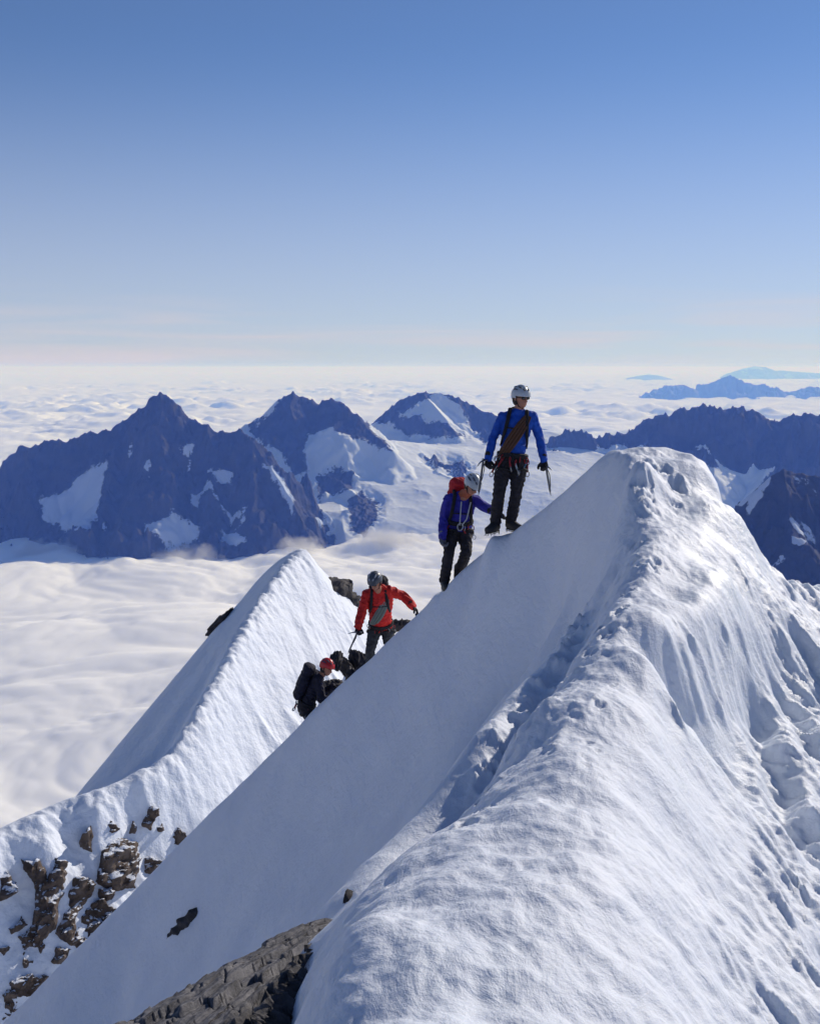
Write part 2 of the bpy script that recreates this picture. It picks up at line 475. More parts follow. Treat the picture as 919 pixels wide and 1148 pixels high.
# region weights in plan
ridge_x = np.interp(Y, [0, 2.6, 4, 5.5, 7.7, 9.8, 10.6, 14], [0, .0, .42, .92, 1.6, 2.2, 2.3, 2.3])   # back of the ridge
right_w = sstep(.25, 1.3, X - ridge_x) * (1 - sstep(10, 11.5, Y))
rim_x = np.interp(Y, [2.6, 3.4, 4.05, 4.55, 5.4, 6.0, 7.0, 8.0, 9.3, 10], [-.42, -.33, -.2, .1, .44, .7, 1.1, 1.46, 1.74, 1.95])
top_w = sstep(-.25, .12, X - rim_x) * (1 - sstep(10.2, 10.8, Y))
face_w = (1 - top_w) * sstep(-.2, -1.0, X - rim_x)
crusty = top_w * (1 - sstep(3.6, 6.2, Y))
Z = Zb.copy()
# soft wind shapes everywhere
Z += .035 * fbm(X * .9, Y * .9, 3, 5) * (1 - .65 * face_w)
# lumpy crust near the camera
Z += crusty * (.035 * fbm(X * 2.6, Y * 2.6, 5, 21, .5) + .006 * np.abs(fbm(X * 8, Y * 8, 3, 31)))
Z += top_w * (1 - crusty) * (.018 * fbm(X * 2.3, Y * 1.6, 4, 41) + .006 * fbm(X * 11, Y * 7, 3, 45))
# flutes down the right slope: axis runs down the fall line
ca, sa = math.cos(R(-62)), math.sin(R(-62))
A = X * ca + Y * sa; Bx = -X * sa + Y * ca
wob = .35 * fbm(A * .5, Bx * .5, 3, 51)
fl = ridged(A * .35 + wob, Bx * 1.5 + wob * 1.5, 4, 55, .5)
fl2 = ridged(A * .9 + wob, Bx * 4.0 + wob * 3, 3, 61, .5)
Z += right_w * (.045 * (fl - .9) + .014 * (fl2 - .9) + .02 * fbm(X * 3, Y * 3, 4, 65))
Z += right_w * (.014 * fbm(X * 12, Y * 12, 3, 67) + .016 * (ridged(A * .9 + wob, Bx * 8 + wob * 4, 4, 69) - .9) * sstep(-.3, .4, fbm(A * .8, Bx * .8, 3, 68)))
# gentle striations of the shaded face
Z += face_w * (.045 * fbm(X * .8 + Y * .3, Y * .5, 3, 71) + .018 * (ridged(X * .5 + Y * .9, (Y - X * .6) * .18, 4, 73) - .9) + .006 * fbm((X + Y) * 5, (X - Y) * 1.6, 3, 75))
# the broken ice wall: pillars hang down it
def pix_box(x0, x1, y0, y1, s=22):
    return band(PX, x0 - s, x0 + s, x1 - s, x1 + s) * band(PY, y0 - s, y0 + s, y1 - s, y1 + s) * vis * (Y < 12)
# crisp crust where the route has been trodden, and brittle crust on the sunny side
trk = np.exp(-((X - ridge_x + .12) / .34) ** 2) * sstep(3.6, 5.2, Y) * (1 - sstep(10.4, 11, Y))
Z += trk * (.022 * (ridged(X * 3.2, Y * 2.0, 4, 141, .6) - 1) + .012 * fbm(X * 14, Y * 9, 3, 145))
Z += right_w * .016 * (ridged(A * 1.1 + wob * 3, Bx * 7 + wob * 5, 4, 151, .6) - 1) + right_w * .012 * (ridged(A * .5 + wob * 2, Bx * 3.1 + wob * 3, 4, 155, .6) - 1)
trg = np.exp(-((X - rim_x + .20) / .16) ** 2) * sstep(4.4, 5.4, Y) * (1 - sstep(8.2, 9, Y))
Z += trg * (.07 * (ridged(X * 3.0, Y * 2.6, 4, 161, .6) - 1) + .02 * fbm(X * 12, Y * 9, 3, 165))
wall_w = pix_box(742, 846, 700, 812)
Z += wall_w * .07 * (ridged(A * 1.2, Bx * 3.2, 3, 81) - 1.0)
ice = np.clip(pix_box(770, 860, 545, 680, 26) * 1.0 + pix_box(740, 919, 690, 900, 40) * .45 + pix_box(430, 640, 1040, 1148, 30) * .35 + .25 * right_w, 0, 1)
# dents: trodden steps
hitg = Grid(xs, ys, Zb)
def dent(px, py, rx, ry, dep, rim=.3, ang=0, d0=2, d1=12):
    global Z
    rx *= .62; ry *= .75; dep *= .62
    h = hitg.hit(px, py, d0, d1)
    if h is None: return
    dx = X - h[0]; dy = Y - h[1]
    c, s = math.cos(ang), math.sin(ang)
    u = (dx * c + dy * s) / rx; v = (-dx * s + dy * c) / ry
    r = np.sqrt(u * u + v * v)
    m = r < 3.2
    rr = r[m] + .45 * fbm(dx[m] * 9 / max(rx, .03) * .06 + px, dy[m] * 9 / max(ry, .03) * .06 + py, 3, 5)
    Z[m] += -dep * np.exp(-rr ** 4) + rim * dep * np.exp(-((rr - 1.35) / .35) ** 2)
for q in [(720, 540, .15, .13, .16), (745, 528, .12, .16, .12), (758, 545, .14, .14, .18), (728, 556, .09, .12, .08), (733, 572, .07, .10, .06),
          (758, 566, .08, .1, .06),
          (722, 612, .08, .11, .07), (712, 632, .06, .09, .07), (728, 636, .10, .10, .13), (702, 660, .10, .09, .11), (694, 683, .09, .08, .10),
          (686, 705, .08, .07, .08), (672, 712, .09, .07, .09), (671, 792, .05, .04, .05), (686, 765, .04, .04, .04), (652, 722, .05, .05, .05),
          (660, 828, .05, .035, .035), (668, 838, .04, .03, .03), (652, 850, .04, .03, .03), (655, 856, .04, .03, .03),
          (556, 858, .08, .10, .10), (550, 884, .07, .08, .10), (543, 905, .07, .07, .08), (615, 845, .06, .05, .04), (588, 812, .08, .10, .10), (612, 790, .07, .09, .09), (640, 752, .08, .10, .10), (660, 726, .08, .09, .09), (676, 700, .08, .09, .09), (570, 838, .07, .09, .09), (524, 925, .07, .08, .08)]:
    px, py, a_, b_, dp = q
    dent(px, py, a_ * .75, b_ * .75, dp * .55, ang=random.uniform(-.5, .5))
    for c_ in range(4):
        k_ = 11 if py < 700 else 7
        dent(px + random.uniform(-k_, k_), py + random.uniform(-k_ * .6, k_ * .6), a_ * random.uniform(.25, .55), b_ * random.uniform(.25, .6), dp * random.uniform(.2, .45), ang=random.uniform(-1.5, 1.5))
def groove(pts, wd, dep):
    global Z
    h = [hitg.hit(px, py, 2, 12) for px, py in pts]; h = [q for q in h if q is not None]
    dm = np.full(X.shape, 1e9); tt = np.zeros(X.shape); n = len(h) - 1
    for i, (a, b) in enumerate(zip(h[:-1], h[1:])):
        dx, dy = b[0] - a[0], b[1] - a[1]; L = dx * dx + dy * dy + 1e-9
        t = np.clip(((X - a[0]) * dx + (Y - a[1]) * dy) / L, 0, 1)
        d = np.hypot(X - a[0] - t * dx + .05 * fbm(X * 2, Y * 2, 3, 801), Y - a[1] - t * dy)
        tt = np.where(d < dm, (i + t) / n, tt); dm = np.minimum(dm, d)
    r = dm / wd; en = sstep(0, .15, tt) * (1 - sstep(.85, 1, tt))
    Z += en * (-dep * np.exp(-r ** 2) + .45 * dep * np.exp(-((r - 1.7) / .6) ** 2))
for q in [([(836, 740), (846, 800), (868, 870), (895, 930), (930, 985)], .09, .085), ([(872, 760), (900, 820), (935, 880)], .08, .07), ([(880, 690), (905, 730), (945, 790)], .10, .10)]:
    groove(*q)
for k in range(16):
    px = random.uniform(560, 760); py = random.uniform(560, 1000)
    if py > 760: px = random.uniform(480, 760)
    s = random.uniform(.015, .032)
    dent(px, py, s, s * random.uniform(.7, 1.3), s * .45, ang=random.uniform(0, 3))
# firm treads kicked under each boot
TREADS = [(555.0, 602.0, 13.05, .13), (574, 599.5, 13.0, .13), (498, 665, 14.15, .12), (514, 656, 14.2, .12), (415, 772, 16.0), (436, 767, 16.1), (345, 847, 17.0), (344, 852, 16.8)]
ROCKBASE = [(377, 760, 18.6, .3), (404, 760, 19.2, .6), (402, 733, 20.2, .5), (394, 774, 18.4, .4), (448, 709, 17.6, .3), (373, 786, 17.9, .35)]
for k_ in TREADS + ROCKBASE:
    px, py, d = k_[:3]; rad = k_[3] if len(k_) > 3 else .19
    q = P(px, py, d)
    r = np.hypot((X - q[0]) * 1.0, (Y - q[1]) * .8)
    k = np.exp(-(r / (rad * 1.35)) ** 2)
    Z = Z * (1 - k) + np.maximum(Z, q[2] + .015 * perlin(X * 6, Y * 6, 9)) * k
SNOW = mat_snow_near()
grid_mesh('snow_ridge', X, Y, Z, SNOW, {'ice': ice}, 'structure')
NG = Grid(xs, ys, Z)
# ------------------------------------------------------------------ second snow crest, some forty metres on
mp = []
def adm(l, step=2.0): mp.extend(line3(l, step))
MC = [(340, 614, 62), (322, 627, 60), (302, 655, 57), (282, 688, 54), (266, 715, 51.5), (254, 745, 49.5), (228, 800, 46), (200, 855, 43.5), (168, 890, 41.8),
      (120, 903, 40.6), (82, 910, 40), (30, 944, 38.4), (0, 969, 37.4), (-60, 1020, 36)]
adm(MC, 1.2)
LS = [(334, 616, 64), (310, 630, 64), (280, 664, 62), (245, 703, 59), (200, 757, 56), (150, 818, 53), (82, 899, 49), (40, 950, 47)]
adm(LS, 1.5)
for p in line3(LS, 2.5):
    mp.append(p + np.array([-2, 2.5, -2.6])); mp.append(p + np.array([-8, 9, -15])); mp.append(p + np.array([-26, 26, -60]))
for p in line3([(-60, 1020, 36), (0, 969, 37.4), (30, 944, 38.4), (82, 910, 40)], 2):
    mp.append(p + np.array([-3, 3, -3.5])) if p[0] < -14.5 else None
mp.extend(strip(MC[:11], LS[:7], 4, 22, .05))
FR = [(352, 632, 61.5), (338, 690, 57.5), (322, 745, 53.5), (298, 800, 49.8), (268, 850, 46.8), (242, 890, 44.3), (215, 925, 42.6), (170, 955, 41), (122, 950, 39.7), (78, 962, 38.7), (40, 990, 37.7)]
adm(FR, 1.5)
mp.extend(strip(MC[:12], FR, 3, 24, .0))
RS = [(340, 614, 62), (352, 630, 63), (368, 645, 64), (385, 662, 65), (402, 688, 66), (440, 722, 68), (480, 780, 70)]
adm(RS, 1.5)
for p in line3(RS, 3):
    mp.append(p + np.array([1.2, 4, -4])); mp.append(p + np.array([5, 16, -24])); mp.append(p + np.array([12, 40, -70]))
FR2 = [(395, 690, 62), (392, 740, 58), (380, 790, 53.5), (350, 845, 50), (315, 900, 46.5), (285, 945, 44), (255, 985, 42), (205, 1020, 40), (140, 1020, 38.6), (90, 1040, 37.3), (40, 1060, 36.4)]
adm(FR2, 2)
mp.extend(strip(FR, FR2, 2, 16, .1))
adm([(150, 930, 41.2), (170, 990, 39.8), (190, 1060, 38.6)], 2)
adm([(80, 960, 39.2), (90, 1030, 37.6), (110, 1110, 36.3), (130, 1200, 35)], 2)
adm([(20, 1000, 37.5), (20, 1080, 35.8), (20, 1160, 34.5), (20, 1260, 33)], 2)
adm([(-60, 1100, 35), (-80, 1200, 33.5)], 2)
adm([(440, 800, 60), (460, 860, 53), (400, 940, 46), (320, 1040, 41), (220, 1180, 36)], 3)
for q in [(10, 40, -34), (10, 55, -28), (25, 60, -45), (0, 28, -36), (-20, 24, -38), (-40, 30, -46), (-55, 50, -80), (-60, 80, -150), (20, 95, -110), (-20, 100, -140), (-38, 40, -40)]:
    mp.append(np.array(q, float))
MID = Surface(mp, 1.0, reg=.01)
xm = np.linspace(-46, 24, 820); ym = axis(24, 100, 760, 42, 14)
xq = np.linspace(-46, 24, 240); yq = axis(24, 100, 260, 42, 14)
Xq, Yq = np.meshgrid(xq, yq); bq = Grid(xq, yq, MID(Xq, Yq))
Xm, Ym = np.meshgrid(xm, ym)
Zm = bq(Xm, Ym)
for _ in range(4):
    Zm[1:-1, 1:-1] = (Zm[1:-1, 1:-1] * 2 + Zm[:-2, 1:-1] + Zm[2:, 1:-1] + Zm[1:-1, :-2] + Zm[1:-1, 2:]) / 6
MPX, MPY = proj(Xm, Ym, Zm)
cx = np.array([P(*p) for p in MC])
o = np.argsort(cx[:, 1]); crx = np.interp(Ym, cx[o, 1], cx[o, 0])
rightside = sstep(0, 2.5, Xm - crx)
u = Xm * .8 + Ym * .6; v = -Xm * .6 + Ym * .8
wb = .8 * fbm(Xm * .12, Ym * .12, 3, 91)
Zm += rightside * (.13 * (ridged(v * .10 + wb, u * .55 + wb, 4, 92) - .9) + .05 * (ridged(v * .22, u * 1.9 + wb, 3, 95) - .9))
Zm += .12 * fbm(Xm * .12, Ym * .12, 3, 96) * rightside + .05 * fbm(Xm * .9, Ym * .9, 4, 97) * rightside + .06 * fbm(Xm * .3, Ym * .3, 3, 98)
# a trodden track on the crest
cd = np.abs(Xm - crx)
Zm += np.exp(-(cd / 1.1) ** 2) * .12 * fbm(Xm * 2.2, Ym * 2.2, 3, 99)
SNOW2 = mat_snow_mid()
grid_mesh('far_snow_ridge', Xm, Ym, Zm, SNOW2, None, 'structure')
MG = Grid(xm, ym, Zm)
# ------------------------------------------------------------------ mountains beyond
def seg_field(X, Y, ridges, k, pw=1.0):
    """height of the highest ridge shoulder: each ridge is a list of world points"""
    out = np.full(X.shape, -1e9); dist = np.full(X.shape, 1e9)
    for r in ridges:
        kk = k
        if isinstance(r, tuple): r, kk = r
        for a, b in zip(r[:-1], r[1:]):
            dx, dy = b[0] - a[0], b[1] - a[1]
            L = dx * dx + dy * dy + 1e-9
            t = np.clip(((X - a[0]) * dx + (Y - a[1]) * dy) / L, 0, 1)
            d = np.hypot(X - a[0] - t * dx, Y - a[1] - t * dy)
            h = a[2] + t * (b[2] - a[2]) - kk * d
            out = np.maximum(out, h); dist = np.minimum(dist, d)
    return out, dist

def poly_mask(px, py, poly, soft=5.0):
    """signed distance like mask of a closed outline"""
    poly = np.array(poly, float)
    inside = np.zeros(px.shape, bool); dmin = np.full(px.shape, 1e9)
    n = len(poly)
    for i in range(n):
        x0, y0 = poly[i]; x1, y1 = poly[(i + 1) % n]
        c = ((y0 > py) != (y1 > py)) & (px < (x1 - x0) * (py - y0) / (y1 - y0 + 1e-12) + x0)
        inside ^= c
        L = (x1 - x0) ** 2 + (y1 - y0) ** 2 + 1e-9
        t = np.clip(((px - x0) * (x1 - x0) + (py - y0) * (y1 - y0)) / L, 0, 1)
        dmin = np.minimum(dmin, np.hypot(px - x0 - t * (x1 - x0), py - y0 - t * (y1 - y0)))
    s = np.where(inside, dmin, -dmin)
    return np.clip(.5 + s / (2 * soft), 0, 1)

def mountain(name, sky_line, spurs, xr, yr, n, k, amp, wl, mat, snows=(), rocks=None, flat=None, seed=0, zmin=-1500, snow0=0, soft=5, extra=None, warp=.35, jag=0):
    xa = np.linspace(xr[0], xr[1], n[0]); ya = np.linspace(yr[0], yr[1], n[1])
    X, Y = np.meshgrid(xa, ya)
    wx = warp * wl * .3 * fbm(X / wl, Y / wl, 4, seed + 1); wy = warp * wl * .5 * fbm(X / wl, Y / wl, 4, seed + 7)
    ridges = [[P(*p) for p in r] for r in sky_line] + [(([P(*p) for p in r[0]], r[1]) if isinstance(r, tuple) else [P(*p) for p in r]) for r in spurs]
    _, d0 = seg_field(X, Y, ridges, k)
    cal = sstep(0, wl * .5, d0)
    Z, dd = seg_field(X + wx * cal, Y + wy * cal, ridges, k)
    if extra is not None:
        ze = extra(X, Y); 
        Z = np.maximum(Z, ze)
    rg = ridged(X / wl, Y / wl, 6, seed + 11, .55) - 1.1
    rough = sstep(0, wl * .6, dd) * .9 + .16
    px, py = proj(X, Y, Z)
    snow = np.full(X.shape, float(snow0))
    for s in snows: snow = np.maximum(snow, poly_mask(px, py, s, soft))
    if rocks:
        for s in rocks: snow = np.minimum(snow, 1 - poly_mask(px, py, s, soft))
    gul = sstep(-.75, -1.05, rg) * sstep(-.1, .5, fbm(X / wl * 1.3, Y / wl * 1.3, 3, seed + 31)) * .62
    snow = np.maximum(snow, gul) if not rocks else snow
    calm = 1 - .93 * np.clip(snow, 0, 1)
    Z = Z + amp * rg * rough * calm + amp * .20 * fbm(X / (wl * .12), Y / (wl * .12), 4, seed + 21) * calm * (.45 + .55 * sstep(0, 60, dd))
    if jag: Z = Z + jag * (ridged(X / 75, Y / 160, 4, seed + 41, .6) - 1.0) * (1 - sstep(0, 90, dd)) * calm
    Z = np.maximum(Z, zmin)
    return grid_mesh(name, X, Y, Z, mat, {'snow': snow}, 'structure'), Grid(xa, ya, Z)

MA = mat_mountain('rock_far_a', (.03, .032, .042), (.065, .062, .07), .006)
MB_ = mat_mountain('rock_far_b', (.035, .037, .046), (.075, .072, .08), .006, (.74, .78, .84))  # paler snow copy: sunlit brightness put into the colour
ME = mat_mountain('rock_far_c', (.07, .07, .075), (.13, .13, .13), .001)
# A: the dark pyramid at the left
skyA = [[(-60, 600, 7600), (-20, 560, 7500), (8, 528, 7450), (22, 500, 7400), (50, 494, 7350), (75, 491, 7350), (95, 485, 7350), (125, 482, 7350), (148, 461, 7350), (165, 450, 7300), (180, 439, 7300),
         (196, 448, 7300), (208, 463, 7300), (232, 477, 7250), (250, 480, 7250), (268, 478, 7250), (283, 490, 7150), (305, 525, 7000), (325, 555, 6900), (340, 583, 6800), (352, 610, 6700)]]
spA = [([(180, 439, 7300), (172, 500, 7050), (160, 560, 6850), (150, 620, 6650)], .95), ([(75, 491, 7350), (60, 550, 7100), (50, 620, 6800)], .95),
       ([(125, 482, 7350), (108, 540, 7100), (105, 600, 6850)], .95),
       ([(250, 480, 7250), (240, 530, 7000), (232, 590, 6750)], .95), ([(283, 490, 7150), (285, 550, 6850), (280, 620, 6600)], .95)]
snA = [[(45, 560), (75, 545), (92, 530), (122, 515), (115, 540), (108, 575), (98, 595), (70, 590), (50, 582)],
       [(163, 583), (190, 578), (222, 590), (225, 604), (195, 607), (165, 600)], [(248, 588), (262, 592), (280, 605), (262, 612), (250, 604)],
       [(234, 524), (262, 528), (258, 545), (246, 538)], [(200, 490), (216, 492), (212, 508), (205, 500)], [(296, 520), (306, 522), (330, 560), (328, 575), (316, 548)]]
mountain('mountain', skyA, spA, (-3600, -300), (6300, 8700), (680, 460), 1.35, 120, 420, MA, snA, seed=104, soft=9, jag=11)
# B: glaciated massif in the middle
skyB = [[(262, 490, 8600), (276, 474, 8600), (300, 462, 8600), (314, 446, 8600), (328, 437, 8600), (345, 446, 8600), (358, 451, 8600), (366, 445, 8550), (374, 445, 8550), (388, 455, 8500), (400, 463, 8450), (415, 482, 8350), (440, 503, 8150)],
        [(412, 482, 9900), (424, 473, 9900), (436, 456, 9900), (455, 445, 9900), (473, 438, 9900), (495, 440, 9900), (520, 447, 9850), (540, 457, 9800), (556, 464, 9750), (590, 476, 9700), (620, 482, 9700), (660, 492, 9600)]]
glp = []
for l in [[(300, 520, 8100), (345, 500, 8300), (400, 500, 8300), (430, 500, 8500), (480, 495, 9200), (540, 490, 9500), (600, 485, 9600), (680, 492, 9600)],
          [(330, 560, 7600), (360, 540, 7900), (420, 530, 8000), (480, 520, 8300), (540, 515, 8600), (600, 510, 8700), (680, 515, 8600)],
          [(345, 590, 7200), (390, 575, 7300), (440, 560, 7500), (500, 560, 7500), (560, 550, 7700), (640, 550, 7700), (700, 560, 7700)],
          [(350, 625, 6850), (420, 620, 6900), (500, 610, 6950), (580, 600, 7050), (680, 600, 7100)],
          [(350, 700, 6300), (500, 700, 6200), (680, 690, 6300)],
          [(480, 400, 12000), (680, 410, 12000), (300, 500, 10000), (420, 490, 10300), (600, 500, 10800)]]:
    glp.extend(line3(l, 500))
GL = Surface(glp, 120, reg=1)
def glac(X, Y):
    u = X * .8 - Y * .2
    e = np.maximum(sstep(1500, 2200, X), np.maximum(sstep(-1000, -1600, X), sstep(10300, 10900, Y)))
    return GL(X, Y) + 42 * fbm(X / 1300, Y / 700, 2, 131) + 2 * fbm(X / 260, Y / 260, 3, 135) - 700 * e
rkB = [[(276, 474), (306, 462), (324, 430), (330, 425), (355, 440), (374, 430), (404, 455), (415, 480), (440, 503), (425, 502), (395, 488), (370, 480), (345, 482), (340, 505), (346, 530), (330, 530), (312, 505), (295, 497)],
       [(354, 535), (378, 520), (396, 532), (394, 545), (375, 553), (358, 557)], [(390, 560), (405, 550), (423, 560), (424, 580), (408, 602), (394, 590)],
       [(415, 474), (436, 446), (473, 425), (500, 430), (478, 448), (455, 458), (447, 464), (470, 466), (500, 475), (520, 489), (500, 491), (462, 486), (450, 478)],
       [(485, 425), (545, 448), (562, 464), (556, 480), (545, 492), (530, 482), (518, 460)],
       [(476, 512), (500, 512), (525, 522), (520, 532), (490, 524)], [(345, 596), (375, 590), (380, 615), (345, 615)]]
mountain('mountain', skyB, [([(328, 437, 8600), (325, 480, 8350), (318, 525, 8050)], .9), ([(374, 445, 8550), (380, 480, 8350)], .8),
         ([(473, 438, 9900), (500, 470, 9500), (515, 490, 9250)], .7), ([(354, 530, 8000), (380, 535, 7850), (400, 555, 7600), (412, 590, 7200)], .7)],
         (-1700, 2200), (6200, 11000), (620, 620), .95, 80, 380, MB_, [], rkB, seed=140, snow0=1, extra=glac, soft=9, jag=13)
# C: serrated wall at the right
skyC = [[(560, 520, 9000), (600, 505, 9000), (634, 479, 8900), (654, 483, 8900), (668, 487, 8900), (690, 485, 8900), (705, 483, 8900), (725, 470, 8900), (739, 463, 8900), (760, 459, 8900), (775, 455, 8900), (790, 452, 8900),
         (806, 457, 8850), (822, 454, 8850), (850, 461, 8800), (869, 470, 8800), (885, 464, 8750), (902, 460, 8700), (925, 463, 8700), (980, 480, 8700), (1040, 520, 8700)]]
spC = [([(739, 463, 8900), (735, 500, 8600), (728, 540, 8200)], .9), ([(790, 452, 8900), (800, 500, 8500), (800, 530, 8200), (795, 580, 7800)], .9),
       ([(869, 470, 8800), (860, 520, 8300), (850, 550, 8000)], .9), ([(690, 485, 8900), (690, 520, 8500)], .9)]
snC = [[(690, 497), (712, 500), (745, 505), (790, 497), (800, 515), (835, 525), (868, 522), (850, 545), (830, 575), (800, 600), (700, 600), (640, 560), (650, 510)],
       [(760, 500), (775, 498), (800, 530), (780, 530)]]
rkC = [[(735, 500), (760, 495), (795, 505), (806, 525), (780, 520), (760, 515), (745, 518)]]
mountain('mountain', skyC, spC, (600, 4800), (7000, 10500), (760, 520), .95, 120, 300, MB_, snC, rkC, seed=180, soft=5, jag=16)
# D: dark shoulder close at the right
skyD = [[(790, 665, 4300), (815, 620, 4300), (838, 576, 4300), (852, 548, 4300), (866, 530, 4300), (878, 522, 4300), (890, 527, 4300), (905, 530, 4300), (925, 535, 4300), (970, 530, 4350), (1030, 560, 4400)]]
spD = [([(878, 522, 4300), (885, 580, 4100), (890, 660, 3900)], .9), ([(925, 535, 4300), (930, 600, 4100), (930, 680, 3850)], .9)]
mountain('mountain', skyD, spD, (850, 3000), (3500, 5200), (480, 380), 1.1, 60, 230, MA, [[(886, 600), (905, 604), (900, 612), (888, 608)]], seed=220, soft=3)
# E, F: ranges on the horizon
skyE = [[(735, 446, 41000), (745, 433, 41000), (765, 430, 41000), (780, 436, 41000), (800, 428, 41000), (818, 421, 41000), (840, 431, 41000), (856, 430, 41000), (880, 440, 41000), (905, 433, 41000), (930, 437, 41000), (1000, 450, 41000)]]
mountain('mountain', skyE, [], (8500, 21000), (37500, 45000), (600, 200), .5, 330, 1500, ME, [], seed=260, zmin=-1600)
skyF = [[(818, 420, 110000), (830, 413.5, 110000), (846, 410, 110000), (858, 411.5, 110000), (868, 415, 110000), (890, 416, 110000), (905, 417.5, 110000), (950, 419, 110000)]]
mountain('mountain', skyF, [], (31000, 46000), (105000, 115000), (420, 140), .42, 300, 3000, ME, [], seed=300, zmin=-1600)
skyG = [[(702, 424, 100000), (714, 421.5, 100000), (727, 419.5, 100000), (740, 421.5, 100000), (750, 424, 100000)]]
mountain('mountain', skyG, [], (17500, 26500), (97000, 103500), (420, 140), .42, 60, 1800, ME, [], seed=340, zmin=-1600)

# ------------------------------------------------------------------ sea of cloud
nr, na = 1300, 900
rr = np.exp(np.linspace(math.log(900), math.log(310000), nr))
aa = np.linspace(R(-58), R(58), na)
AA, RR = np.meshgrid(aa, rr)
X = RR * np.sin(AA); Y = RR * np.cos(AA)
def billow(x, y, oct, seed):
    s = 0; a = 1
    for i in range(oct):
        s = s + a * (np.abs(perlin(x, y, seed + i * 5)) * 2 - .5); a *= .5; x = x * 2.1; y = y * 2.1
    return s
wx = 500 * fbm(X / 2600, Y / 2600, 3, 401); wy = 500 * fbm(X / 2600, Y / 2600, 3, 405)
Z = -1130 + 60 * fbm(X / 4200, Y / 4200, 3, 411)
fade = sstep(9000, 16000, RR)
Z += (1 - fade) * (40 * billow((X + wx) / 1600, (Y + wy) / 1600, 5, 415) + 24 * sstep(-.1, .6, fbm(X / 2500, Y / 2500, 3, 445)) * billow((X + wx) / 420, (Y + wy) / 420, 4, 447))
cover = sstep(-.2, .5, fbm(X / 9000, Y / 9000, 4, 431))
cov2 = fade * (45 + 95 * cover)
Z += cov2 * billow((X + wx) / 1700, (Y + wy) / 1700, 5, 421) * (1 - .5 * sstep(60000, 200000, RR)) 
for px, py, d, rr_, hh_ in [(425, 604, 6950, 260, 50), (400, 612, 6900, 200, 30), (470, 606, 7000, 240, 40), (345, 607, 6650, 130, 35), (215, 606, 6600, 500, 35), (20, 604, 6900, 400, 40), (560, 600, 7100, 300, 80)]:
    q = P(px, py, d); k = np.exp(-((X - q[0]) ** 2 + (Y - q[1]) ** 2) / rr_ ** 2)
    Z += k * hh_ * (.7 + .5 * billow(X / 300, Y / 300, 4, 441))
t = NT('cloud_tops')
t.set(Base_Color=(.96, .955, .95), Roughness=1.0, Specular_IOR_Level=0.0)
t.set(Subsurface_Weight=.8, Subsurface_Radius=(1, 1, 1), Subsurface_Scale=130)
grid_mesh('cloud_sea', X, Y, Z, t.m, None, 'stuff')

# loose mist drifting against the feet of the mountains
mm = bpy.data.materials.new('mist_volume'); mm.use_nodes = True
mm.node_tree.nodes.remove(mm.node_tree.nodes['Principled BSDF'])
N_ = mm.node_tree.nodes; Lk = mm.node_tree.links
pv = N_.new('ShaderNodeVolumePrincipled'); pv.inputs['Color'].default_value = (.96, .96, .97, 1); pv.inputs['Anisotropy'].default_value = .2
tc_ = N_.new('ShaderNodeTexCoord'); geo = N_.new('ShaderNodeNewGeometry')
nz_ = N_.new('ShaderNodeTexNoise'); nz_.inputs['Scale'].default_value = .0075; nz_.inputs['Detail'].default_value = 6; nz_.inputs['Roughness'].default_value = .62
Lk.new(geo.outputs['Position'], nz_.inputs['Vector'])
ln_ = N_.new('ShaderNodeVectorMath'); ln_.operation = 'LENGTH'; Lk.new(tc_.outputs['Object'], ln_.inputs[0])
fo = N_.new('ShaderNodeMapRange'); fo.inputs['From Min'].default_value = .25; fo.inputs['From Max'].default_value = 1.0; fo.inputs['To Min'].default_value = .16; fo.inputs['To Max'].default_value = -.40
Lk.new(ln_.outputs['Value'], fo.inputs['Value'])
ad = N_.new('ShaderNodeMath'); ad.operation = 'ADD'; Lk.new(nz_.outputs['Fac'], ad.inputs[0]); Lk.new(fo.outputs[0], ad.inputs[1])
ds = N_.new('ShaderNodeMapRange'); ds.inputs['From Min'].default_value = .50; ds.inputs['From Max'].default_value = .70; ds.inputs['To Min'].default_value = 0; ds.inputs['To Max'].default_value = .016
Lk.new(ad.outputs[0], ds.inputs['Value']); Lk.new(ds.outputs[0], pv.inputs['Density'])
Lk.new(pv.outputs[0], N_['Material Output'].inputs['Volume'])
for px, d, sx_, sy_, sz_ in [(432, 6800, 520, 380, 260), (338, 6600, 330, 300, 215), (60, 6600, 620, 330, 150), (215, 6500, 560, 300, 140), (560, 6950, 520, 380, 190)]:
    bm = bmesh.new(); bmesh.ops.create_icosphere(bm, subdivisions=3, radius=1)
    o = link_bm('mist', bm, mm); o.location = ((px - W0 / 2) / F0 * d, d, -1120); o.scale = (sx_, sy_, sz_); o['kind'] = 'stuff'
scene.cycles.volume_step_rate = 1.0; scene.cycles.volume_max_steps = 256
# ------------------------------------------------------------------ rock
ROCK_BROWN = mat_rock('rock_brown', (.045, .032, .028), (.10, .075, .062), (.17, .135, .115), 1.6, .10, snowy=.83)
ROCK_DARK = mat_rock('rock_dark', (.02, .02, .024), (.05, .046, .05), (.10, .09, .09), 5, .03)
GRP_R = 'dark rocks breaking through the snow of the lower ridge'

